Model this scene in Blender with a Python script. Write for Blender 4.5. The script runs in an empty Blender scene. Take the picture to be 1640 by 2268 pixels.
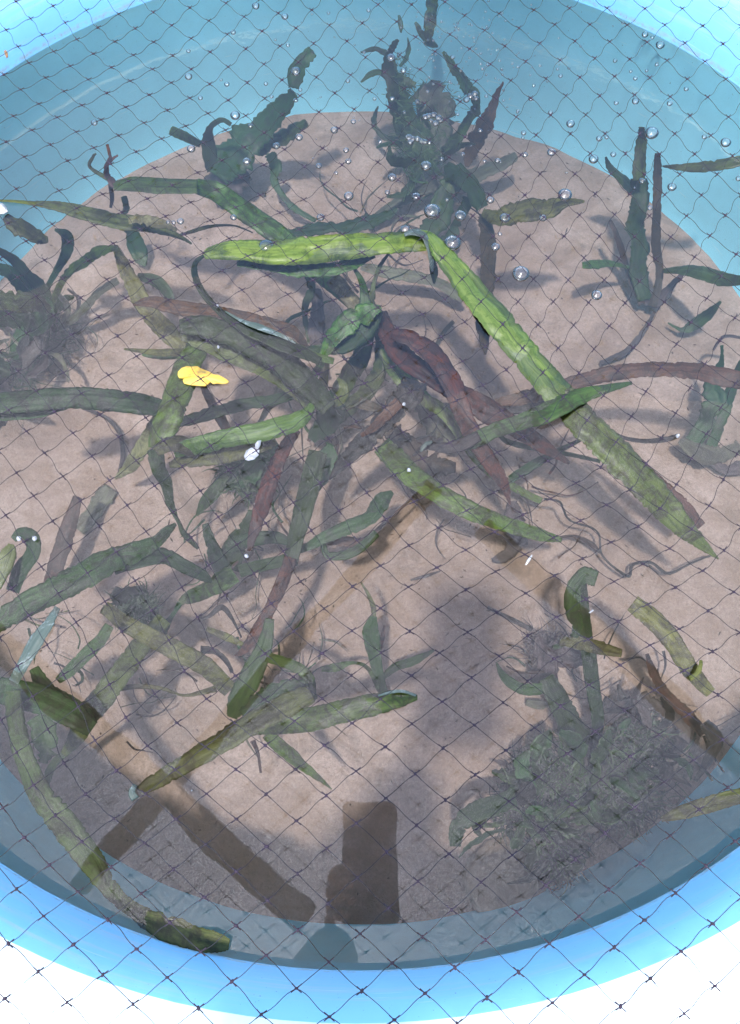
import bpy, bmesh, math, random
from mathutils import Vector, Matrix, noise
random.seed(7)
sc = bpy.context.scene
COL = sc.collection
R = math.radians

# ------------------------------------------------------------------ camera, world, sun, exposure
H_CAM = 0.55            # camera height over the water (metres)
TILT = R(22)            # optical axis away from straight down
cam_d = bpy.data.cameras.new('camera'); cam = bpy.data.objects.new('camera', cam_d); COL.objects.link(cam)
cam.location = (0, 0, H_CAM); cam.rotation_euler = (TILT, 0, 0)
cam_d.sensor_fit = 'VERTICAL'; cam_d.sensor_height = 36; cam_d.lens = 36 * 1640 / 2268
cam_d.clip_start = 0.002; cam_d.clip_end = 500
sc.camera = cam

SUN_DIR = Vector((-0.13, -0.27, 1.0)).normalized()      # towards the sun: high, behind and left of the camera
sun_el = math.asin(SUN_DIR.z); sun_az = math.atan2(SUN_DIR.x, SUN_DIR.y)
w = bpy.data.worlds.new('World'); sc.world = w; w.use_nodes = True
wn = w.node_tree; bg = wn.nodes['Background']
sky = wn.nodes.new('ShaderNodeTexSky'); sky.sky_type = 'NISHITA'; sky.sun_disc = False
sky.sun_elevation = sun_el; sky.sun_rotation = sun_az
wn.links.new(sky.outputs[0], bg.inputs[0]); bg.inputs[1].default_value = 0.15
sd = bpy.data.lights.new('sun', 'SUN'); sd.energy = 4.5; sd.angle = R(3.0); sd.color = (1, .96, .9)
so = bpy.data.objects.new('sun', sd); COL.objects.link(so)
so.rotation_euler = SUN_DIR.to_track_quat('Z', 'Y').to_euler(); so.location = (-2, -3, 6)
sc.view_settings.view_transform = 'Standard'; sc.view_settings.look = 'None'
sc.view_settings.exposure = 2.08; sc.view_settings.gamma = 1; sc.view_settings.use_curve_mapping = False
sc.render.engine = 'CYCLES'
cy = sc.cycles
cy.use_denoising = True; cy.max_bounces = 10; cy.transparent_max_bounces = 24
cy.diffuse_bounces = 4; cy.glossy_bounces = 4; cy.transmission_bounces = 6; cy.volume_bounces = 1
cy.caustics_reflective = False; cy.caustics_refractive = False; cy.sample_clamp_indirect = 6

# ------------------------------------------------------------------ helpers
ZF = -0.188                 # top of the sand (as deep as it looks through the water)
TC = Vector((-0.0077, 0.400)); TR = 0.494       # tub axis and radius at the waterline
CT, ST = math.cos(TILT), math.sin(TILT)
def at(X, Y, z):
    """point of the place seen at photo position X, Y (1640 wide) that lies at height z"""
    u = (X - 820) / 1640; v = (1134 - Y) / 1640
    t = (H_CAM - z) / (CT - ST * v)
    return Vector((u * t, (ST + CT * v) * t, z))
def mesh_obj(name, bm, mat=None, parent=None, loc=None, smooth=True):
    me = bpy.data.meshes.new(name)
    if loc is not None:
        bmesh.ops.translate(bm, verts=bm.verts, vec=-Vector(loc))
    bm.to_mesh(me); bm.free()
    if smooth:
        for p in me.polygons: p.use_smooth = True
    if mat:
        for m in (mat if isinstance(mat, (list, tuple)) else [mat]): me.materials.append(m)
    o = bpy.data.objects.new(name, me); COL.objects.link(o)
    if loc is not None: o.location = loc
    if parent is not None:
        o.parent = parent; o.location = (Vector(loc) if loc is not None else Vector((0, 0, 0))) - parent.location
    return o
def empty(name, loc, label=None, cat=None, group=None):
    o = bpy.data.objects.new(name, None); COL.objects.link(o); o.location = loc; o.empty_display_size = .02
    return tag(o, label, cat, group)
def tag(o, label=None, cat=None, group=None, kind=None):
    if label: o['label'] = label
    if cat: o['category'] = cat
    if group: o['group'] = group
    if kind: o['kind'] = kind
    return o

# ------------------------------------------------------------------ materials
class NT:
    def __init__(s, name):
        s.m = bpy.data.materials.new(name); s.m.use_nodes = True
        s.t = s.m.node_tree; s.n = s.t.nodes
        s.out = s.n['Material Output']; s.p = s.n['Principled BSDF']
    def add(s, t, **k):
        n = s.n.new(t)
        for a, b in k.items():
            if a.startswith('i_'): n.inputs[a[2:].replace('_', ' ')].default_value = b
            else: setattr(n, a, b)
        return n
    def link(s, a, b): s.t.links.new(a, b)
    def ramp(s, fac, stops):
        r = s.n.new('ShaderNodeValToRGB'); e = r.color_ramp.elements
        while len(e) < len(stops): e.new(.5)
        for k, (p, c) in enumerate(stops):
            e[k].position = p; e[k].color = (*c, 1) if len(c) == 3 else c
        s.link(fac, r.inputs[0]); return r.outputs[0]
    def noise(s, vec, scale, detail=4, rough=.55, dist=0):
        n = s.add('ShaderNodeTexNoise'); n.inputs['Scale'].default_value = scale; n.inputs['Detail'].default_value = detail
        n.inputs['Roughness'].default_value = rough; n.inputs['Distortion'].default_value = dist
        if vec is not None: s.link(vec, n.inputs['Vector'])
        return n.outputs['Fac']
    def mix(s, f, a, b, mode='MIX'):
        n = s.n.new('ShaderNodeMix'); n.data_type = 'RGBA'; n.blend_type = mode
        for v, i in ((f, 0), (a, 6), (b, 7)):
            if hasattr(v, 'is_output'): s.link(v, n.inputs[i])
            elif i == 0: n.inputs[0].default_value = v
            else: n.inputs[i].default_value = (*v, 1)
        return n.outputs[2]
    def math(s, op, a, b=0, clamp=False):
        n = s.n.new('ShaderNodeMath'); n.operation = op; n.use_clamp = clamp
        for v, i in ((a, 0), (b, 1)):
            if hasattr(v, 'is_output'): s.link(v, n.inputs[i])
            else: n.inputs[i].default_value = v
        return n.outputs[0]
    def geo(s): return s.add('ShaderNodeNewGeometry').outputs['Position']
    def bump(s, h, strength, dist):
        b = s.add('ShaderNodeBump'); b.inputs['Strength'].default_value = strength; b.inputs['Distance'].default_value = dist
        s.link(h, b.inputs['Height']); s.link(b.outputs[0], s.p.inputs['Normal'])
def simple(name, col, rough=.6, var=.15, scale=60, bump=0, metal=0):
    t = NT(name); g = t.geo(); n = t.noise(g, scale, 5)
    a = [c * (1 - var) for c in col]; b = [min(1, c * (1 + var)) for c in col]
    t.link(t.ramp(n, [(.3, a), (.7, b)]), t.p.inputs['Base Color']); t.p.inputs['Roughness'].default_value = rough
    t.p.inputs['Metallic'].default_value = metal
    if bump: t.bump(n, bump, .002)
    return t.m

def m_sand():
    t = NT('wet_sand'); g = t.geo()
    big = t.noise(g, 9, 6, .68, .9); mid = t.noise(g, 28, 6, .7, .5); fine = t.noise(g, 300, 3, .8); spk = t.noise(g, 170, 2, .5)
    c = t.ramp(big, [(.30, (.165, .118, .095)), (.46, (.28, .212, .178)), (.68, (.40, .315, .272))])
    c = t.mix(t.ramp(mid, [(.42, (0, 0, 0)), (.66, (.75, .75, .75))]), c, (.20, .135, .09))
    c = t.mix(t.ramp(fine, [(.35, (.55,) * 3), (.7, (0, 0, 0))]), c, (.15, .11, .09))
    c = t.mix(t.ramp(spk, [(.66, (0, 0, 0)), (.74, (.55,) * 3)]), c, (.13, .09, .065))
    sm = t.noise(g, 11, 7, .75, 1.2)
    c = t.mix(t.ramp(sm, [(.54, (0, 0, 0)), (.66, (.7,) * 3)]), c, (.14, .105, .085))
    t.link(c, t.p.inputs['Base Color']); t.p.inputs['Roughness'].default_value = .85; t.p.inputs['Specular IOR Level'].default_value = .1
    t.bump(t.math('ADD', t.math('MULTIPLY', fine, .4), mid), .9, .006)
    return t.m
def m_tub(name, wet, dry):
    t = NT(name); g = t.geo()
    sep = t.add('ShaderNodeSeparateXYZ'); t.link(g, sep.inputs[0])
    n = t.noise(g, 14, 5, .6, .5); f = t.noise(g, 130, 4, .7)
    mp = t.add('ShaderNodeMapping'); mp.inputs['Scale'].default_value = (6, 6, 120); t.link(g, mp.inputs['Vector'])
    st = t.noise(mp.outputs[0], 1.0, 5, .7)
    # light under and over water put into wet and dry colours; scum line between
    zz = t.math('ADD', sep.outputs[2], t.math('MULTIPLY', t.math('SUBTRACT', n, .5), .004))
    k = t.ramp(t.math('ADD', t.math('MULTIPLY', zz, 60), .5), [(.42, (0, 0, 0)), (.58, (1, 1, 1))])
    wetc = t.mix(t.ramp(n, [(.35, (0, 0, 0)), (.7, (.5,) * 3)]), wet, [c * .78 for c in wet])
    wetc = t.mix(t.ramp(f, [(.5, (0, 0, 0)), (.8, (.35,) * 3)]), wetc, [c * .8 for c in wet])
    dryc = t.mix(t.ramp(st, [(.52, (0, 0, 0)), (.75, (.45,) * 3)]), dry, (.60, .55, .45))
    dryc = t.mix(t.ramp(n, [(.45, (0, 0, 0)), (.7, (.25,) * 3)]), dryc, [min(1, c * 1.25) for c in dry])
    line = t.ramp(t.math('ABSOLUTE', t.math('SUBTRACT', zz, .0035)), [(.0, (.75,) * 3), (.0035, (0, 0, 0))])
    both = t.mix(t.math('MULTIPLY', line, t.ramp(f, [(.42, (0, 0, 0)), (.6, (1, 1, 1))])), t.mix(k, wetc, dryc), (.35, .36, .30))
    scr = t.add('ShaderNodeMapping'); scr.inputs['Scale'].default_value = (18, 18, 420); t.link(g, scr.inputs['Vector'])
    both = t.mix(t.ramp(t.noise(scr.outputs[0], 1, 3, .6), [(.66, (0, 0, 0)), (.72, (.35,) * 3)]), both, (.75, .85, .88))
    sp2 = t.noise(g, 520, 2, .5)
    both = t.mix(t.ramp(sp2, [(.73, (0, 0, 0)), (.77, (.8,) * 3)]), both, (.05, .06, .05))
    t.link(both, t.p.inputs['Base Color'])
    t.p.inputs['Roughness'].default_value = .42
    t.bump(f, .15, .001)
    return t.m
def m_water():
    t = NT('water_surface'); t.n.remove(t.p); g = t.geo()
    tr = t.add('ShaderNodeBsdfTransparent'); tr.inputs[0].default_value = (.975, .985, .985, 1)
    gl = t.add('ShaderNodeBsdfGlossy'); gl.inputs['Roughness'].default_value = 0.012
    fr = t.add('ShaderNodeFresnel'); fr.inputs['IOR'].default_value = WATER_IOR
    sep = t.add('ShaderNodeSeparateXYZ'); t.link(g, sep.inputs[0])
    # livelier where the air line bubbles at the far side
    vd = t.add('ShaderNodeVectorMath', operation='DISTANCE'); t.link(g, vd.inputs[0]); vd.inputs[1].default_value = tuple(at(1010, 160, 0))
    amp = t.ramp(vd.outputs['Value'], [(.03, (1, 1, 1)), (.42, (.02,) * 3)])
    n1 = t.noise(g, 38, 3, .5); n2 = t.noise(g, 9, 2, .5)
    hgt = t.math('ADD', t.math('MULTIPLY', n1, amp), t.math('MULTIPLY', n2, .35))
    b = t.add('ShaderNodeBump'); b.inputs['Strength'].default_value = .35; b.inputs['Distance'].default_value = .003
    t.link(hgt, b.inputs['Height']); t.link(b.outputs[0], gl.inputs['Normal']); t.link(b.outputs[0], fr.inputs['Normal'])
    mx = t.add('ShaderNodeMixShader'); t.link(fr.outputs[0], mx.inputs[0]); t.link(tr.outputs[0], mx.inputs[1]); t.link(gl.outputs[0], mx.inputs[2])
    t.link(mx.outputs[0], t.out.inputs['Surface'])
    vs = t.add('ShaderNodeVolumeScatter'); vs.inputs['Color'].default_value = (.58, .68, .68, 1); vs.inputs['Density'].default_value = WATER_SC; vs.inputs['Anisotropy'].default_value = .3
    va = t.add('ShaderNodeVolumeAbsorption'); va.inputs['Color'].default_value = (.45, .80, .78, 1); va.inputs['Density'].default_value = WATER_AB
    ad = t.add('ShaderNodeAddShader'); t.link(vs.outputs[0], ad.inputs[0]); t.link(va.outputs[0], ad.inputs[1]); t.link(ad.outputs[0], t.out.inputs['Volume'])
    return t.m
def m_bubble():
    t = NT('bubble_film'); t.n.remove(t.p)
    lw = t.add('ShaderNodeLayerWeight'); lw.inputs['Blend'].default_value = .35
    tr = t.add('ShaderNodeBsdfTransparent')
    t.link(t.ramp(lw.outputs['Facing'], [(.35, (.97, .98, .98)), (.62, (.86, .88, .88)), (.85, (.38, .42, .42)), (.97, (.75, .8, .8))]), tr.inputs[0])
    gl = t.add('ShaderNodeBsdfGlossy'); gl.inputs['Roughness'].default_value = .08
    fr = t.add('ShaderNodeFresnel'); fr.inputs['IOR'].default_value = 1.5
    mx = t.add('ShaderNodeMixShader'); t.link(t.math('MULTIPLY', fr.outputs[0], 2.2, True), mx.inputs[0]); t.link(tr.outputs[0], mx.inputs[1]); t.link(gl.outputs[0], mx.inputs[2])
    t.link(mx.outputs[0], t.out.inputs['Surface']); return t.m
def m_cloth():
    t = NT('woven_shade_cloth'); t.n.remove(t.p); g = t.geo()
    mq = t.add('ShaderNodeMapping'); mq.inputs['Rotation'].default_value = (0, 0, R(52)); mq.inputs['Scale'].default_value = (1, .6, 1); t.link(g, mq.inputs['Vector'])
    spk = t.noise(mq.outputs[0], 125, 1, .9)
    mp = t.add('ShaderNodeMapping'); mp.inputs['Rotation'].default_value = (0, 0, R(38)); t.link(g, mp.inputs['Vector'])
    wv = t.add('ShaderNodeTexWave'); wv.inputs['Scale'].default_value = 24; wv.inputs['Distortion'].default_value = 2; wv.inputs['Detail'].default_value = 2
    t.link(mp.outputs[0], wv.inputs['Vector'])
    fold = t.noise(g, 1, 3, .6)
    v = t.math('ADD', t.math('MULTIPLY', spk, .8), t.math('MULTIPLY', wv.outputs['Fac'], .12))
    c = t.ramp(v, [(.44, (.13, .12, .15)), (.52, (.32, .30, .33)), (.56, (1.0, 1.0, 1.0))])
    c = t.mix(t.ramp(fold, [(.3, (.5,) * 3), (.7, (0, 0, 0))]), c, (.25, .24, .30))
    tl = t.add('ShaderNodeBsdfTranslucent'); t.link(c, tl.inputs[0])
    tr = t.add('ShaderNodeBsdfTransparent')
    mx = t.add('ShaderNodeMixShader'); mx.inputs[0].default_value = CLOTH_OPEN
    t.link(tl.outputs[0], mx.inputs[1]); t.link(tr.outputs[0], mx.inputs[2]); t.link(mx.outputs[0], t.out.inputs['Surface']); return t.m
LEAF = {}
#        base            light streak       old patches        patchiness
KIND = {'bright': ((.065, .135, .018), (.19, .28, .05), (.035, .07, .015), .46),
        'lime':   ((.12, .20, .028), (.32, .385, .10), (.07, .13, .02), .44),
        'green':  ((.045, .105, .016), (.12, .21, .035), (.035, .035, .015), .50),
        'deep':   ((.028, .065, .018), (.065, .125, .028), (.025, .028, .014), .50),
        'dark':   ((.018, .050, .012), (.042, .100, .022), (.03, .035, .022), .45),
        'olive':  ((.085, .105, .024), (.17, .19, .05), (.045, .04, .018), .5),
        'brown':  ((.075, .045, .025), (.14, .085, .050), (.045, .035, .022), .5),
        'rust':   ((.080, .032, .014), (.150, .062, .026), (.030, .020, .018), .52),
        'black':  ((.030, .026, .024), (.065, .055, .050), (.015, .015, .015), .5),
        'pale':   ((.30, .30, .12), (.48, .46, .24), (.12, .11, .05), .55),
        'hazy':   ((.12, .13, .08), (.18, .19, .12), (.09, .08, .06), .5),
        'purple': ((.07, .052, .052), (.11, .08, .08), (.04, .03, .03), .5),
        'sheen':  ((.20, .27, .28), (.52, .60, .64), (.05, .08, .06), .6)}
def leaf_mat(kind):
    if kind in LEAF: return LEAF[kind]
    a, b, c, p = KIND[kind]
    t = NT('leaf_' + kind); uv = t.add('ShaderNodeUVMap').outputs[0]; g = t.geo()
    oi = t.add('ShaderNodeObjectInfo').outputs['Random']
    off = t.add('ShaderNodeCombineXYZ'); t.link(t.math('MULTIPLY', oi, 37), off.inputs[0]); t.link(t.math('MULTIPLY', oi, 11), off.inputs[1])
    va = t.add('ShaderNodeVectorMath', operation='ADD'); t.link(uv, va.inputs[0]); t.link(off.outputs[0], va.inputs[1])
    m1 = t.add('ShaderNodeMapping'); m1.inputs['Scale'].default_value = (10, 480, 1); t.link(va.outputs[0], m1.inputs['Vector'])
    m2 = t.add('ShaderNodeMapping'); m2.inputs['Scale'].default_value = (22, 240, 1); t.link(va.outputs[0], m2.inputs['Vector'])
    s1 = t.noise(m1.outputs[0], 1, 4, .7); s2 = t.noise(m2.outputs[0], 1, 4, .65, .4)
    pa = t.noise(g, 55, 7, .78, .8); m3 = t.add('ShaderNodeMapping'); m3.inputs['Scale'].default_value = (130, 520, 1); t.link(va.outputs[0], m3.inputs['Vector']); sp = t.noise(m3.outputs[0], 1, 4, .7)
    col = t.mix(t.ramp(s1, [(.30, (0, 0, 0)), (.75, (1, 1, 1))]), a, b)
    col = t.mix(t.ramp(s2, [(.54, (0, 0, 0)), (.72, (.6,) * 3)]), col, [x * .5 for x in a])
    col = t.mix(t.ramp(pa, [(1 - p - .06, (0, 0, 0)), (1 - p + .08, (.85,) * 3)]), col, c)
    col = t.mix(t.ramp(sp, [(.62, (0, 0, 0)), (.76, (.5,) * 3)]), col, [x * .6 for x in c])
    hs = t.add('ShaderNodeHueSaturation'); t.link(col, hs.inputs['Color'])
    t.link(t.math('ADD', t.math('MULTIPLY', oi, .07), .455), hs.inputs['Hue']); t.link(t.math('ADD', t.math('MULTIPLY', t.math('FRACT', t.math('MULTIPLY', oi, 7.3)), .65), .52), hs.inputs['Value'])
    col = hs.outputs[0]
    t.link(col, t.p.inputs['Base Color']); t.p.inputs['Roughness'].default_value = .38 if kind in ('bright', 'lime', 'green', 'sheen') else .55
    t.p.inputs['Specular IOR Level'].default_value = .45
    t.bump(t.math('ADD', s1, t.math('MULTIPLY', pa, .6)), .5, .0012)
    tl = t.add('ShaderNodeBsdfTranslucent'); t.link(col, tl.inputs[0])
    mx = t.add('ShaderNodeMixShader'); mx.inputs[0].default_value = .38
    t.link(t.p.outputs[0], mx.inputs[1]); t.link(tl.outputs[0], mx.inputs[2]); t.link(mx.outputs[0], t.out.inputs['Surface'])
    LEAF[kind] = t.m; return t.m
WATER_IOR = 1.62; WATER_SC = .58; WATER_AB = .05; CLOTH_OPEN = .30
M = {'sand': m_sand(), 'tub': m_tub('blue_plastic', (.30, .78, 1.0), (.26, .62, .93)), 'rim': simple('glare_pale_plastic', (.78, .90, .93), .5, .06, 30),  # rim colour paled to carry the blown-out glare
     'water': m_water(), 'bubble': m_bubble(), 'cloth': m_cloth(), 'beam': simple('dark_timber', (.16, .12, .085), .8, .3, 25, .4),
     'net': simple('net_twine', (.006, .005, .012), .7, .3, 300), 'concrete': simple('pale_concrete', (.75, .75, .73), .9, .08, 12, .5),
     'skin': simple('skin', (.42, .26, .18), .5, .06, 40), 'shirt': simple('dark_shirt', (.03, .035, .05), .9, .2, 80), 'hair': simple('black_hair', (.01, .009, .008), .5, .3, 200),
     'trouser': simple('grey_trousers', (.06, .06, .065), .9, .2, 60), 'phone': simple('black_phone', (.01, .01, .012), .3, .1, 20), 'glass': simple('lens_glass', (.02, .02, .03), .1, .1, 20)}

# ------------------------------------------------------------------ ground, tub, sand, water
bm = bmesh.new(); bmesh.ops.create_grid(bm, x_segments=4, y_segments=4, size=60)
o = mesh_obj('ground', bm, M['concrete'], loc=(0, 0, 0)); o.location.z = -.235; tag(o, kind='structure')
def lathe(profile, n=160, jitter=0):
    bm = bmesh.new(); rings = []
    for k, (r, z) in enumerate(profile):
        rings.append([bm.verts.new((TC.x + r * math.cos(a), TC.y + r * math.sin(a), z)) for a in (2 * math.pi * i / n for i in range(n))])
    for k in range(len(rings) - 1):
        for i in range(n):
            bm.faces.new((rings[k][i], rings[k][(i + 1) % n], rings[k + 1][(i + 1) % n], rings[k + 1][i]))
    return bm
tub = empty('plastic_tub', (TC.x, TC.y, -.235), 'big round sky blue plastic tub filled with water under the net', 'tub')
wall = [(0.001, -.228), (TR - .01, -.226), (TR - .002, -.20), (TR, -.15), (TR, -.05), (TR + .001, .02), (TR + .004, .045), (TR + .008, .062), (TR + .013, .073)]
bm = lathe(wall); wo = mesh_obj('wall', bm, M['tub'], tub)
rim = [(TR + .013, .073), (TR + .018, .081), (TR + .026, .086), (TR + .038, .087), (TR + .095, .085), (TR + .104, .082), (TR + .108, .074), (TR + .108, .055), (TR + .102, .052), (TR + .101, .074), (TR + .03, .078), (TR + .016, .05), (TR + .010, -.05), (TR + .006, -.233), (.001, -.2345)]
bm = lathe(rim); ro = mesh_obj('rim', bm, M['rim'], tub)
for q in (wo, ro): q.location = -tub.location
# sand: gently uneven disc
bm = bmesh.new(); nr, na = 70, 160; prev = None
c0 = bm.verts.new((TC.x, TC.y, ZF))
for k in range(1, nr + 1):
    rr = (TR - .001) * k / nr; ring = []
    for i in range(na):
        a = 2 * math.pi * i / na; x = TC.x + rr * math.cos(a); y = TC.y + rr * math.sin(a)
        z = ZF + .006 * noise.noise((x * 5, y * 5, 1)) + .0025 * noise.noise((x * 22, y * 22, 3))
        if rr > TR - .04: z += .004 * noise.noise((x * 30, y * 30, 9))
        ring.append(bm.verts.new((x, y, z)))
    for i in range(na):
        if prev is None: bm.faces.new((c0, ring[i], ring[(i + 1) % na]))
        else: bm.faces.new((prev[i], ring[i], ring[(i + 1) % na], prev[(i + 1) % na]))
    prev = ring
tag(mesh_obj('sand', bm, M['sand']), kind='structure')
# water: one closed body from the waterline down into the sand
bm = bmesh.new(); n = 160
top = [bm.verts.new((TC.x + (TR + .0015) * math.cos(2 * math.pi * i / n), TC.y + (TR + .0015) * math.sin(2 * math.pi * i / n), 0)) for i in range(n)]
bot = [bm.verts.new((v.co.x, v.co.y, -.210)) for v in top]
bm.faces.new(top); bm.faces.new(bot[::-1])
for i in range(n): bm.faces.new((top[(i + 1) % n], top[i], bot[i], bot[(i + 1) % n]))
tag(mesh_obj('water', bm, M['water'], smooth=False), kind='structure')

# ------------------------------------------------------------------ roof: shade cloth on timber beams (seen mirrored in the water)
ZC = 6.0
def up(X, Y, H):              # a thing at height H whose mirror image shows at X, Y
    p = at(X, Y, -H); return Vector((p.x, p.y, H))
def box_between(a, b, wd, hg):
    bm = bmesh.new(); d = (b - a); L = d.length; d.normalize()
    s = d.cross(Vector((0, 0, 1)))
    if s.length < .1: s = Vector((1, 0, 0))
    s.normalize(); t = s.cross(d)
    vs = [bm.verts.new(p + s * sx * wd / 2 + t * sz * hg / 2) for p in (a, b) for sx, sz in ((-1, -1), (1, -1), (1, 1), (-1, 1))]
    for f in ((0, 1, 2, 3), (7, 6, 5, 4), (0, 4, 5, 1), (1, 5, 6, 2), (2, 6, 7, 3), (3, 7, 4, 0)): bm.faces.new([vs[k] for k in f])
    bmesh.ops.bevel(bm, geom=bm.edges[:], offset=.004, segments=1, affect='EDGES'); bmesh.ops.recalc_face_normals(bm, faces=bm.faces)
    return bm
HB = ZC - .10
def beam(p, q, ext0, ext1, wd, label):
    a, b = up(*p, HB), up(*q, HB); d = (b - a).normalized(); a = a - d * ext0; b = b + d * ext1
    return tag(mesh_obj('roof_beam', box_between(a, b, wd, .12), M['beam'], smooth=False), label, 'beam', 'timber beams under the shade cloth')
beam((60, 1482), (675, 2035), 2.0, .02, .215, 'dark roof beam mirrored in the water at lower left')
HB = ZC - .165
beam((955, 1085), (240, 1890), .05, .3, .16, 'thin dark roof beam mirrored as a band crossing the tub centre')
HB = ZC - .10
beam((1085, 1185), (1590, 1650), .1, 1.5, .18, 'dark roof beam mirrored in the water at lower right')
bm = bmesh.new()
outline = [(-900, 690), (60, 640), (300, 560), (520, 640), (760, 800), (980, 880), (1250, 860), (1700, 900), (2600, 1000), (3000, 3600), (-1200, 3600)]
pts = [up(X, Y, ZC) for X, Y in outline]
bm.faces.new([bm.verts.new(p) for p in pts]); bmesh.ops.triangulate(bm, faces=bm.faces)
bmesh.ops.subdivide_edges(bm, edges=bm.edges[:], cuts=5, use_grid_fill=True)
for v in bm.verts: v.co.z += .08 * noise.noise(v.co * .6)
tag(mesh_obj('shade_cloth', bm, M['cloth']), 'pale woven shade cloth overhead, mirrored as a sparkling veil on the water', 'shade cloth')
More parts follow.
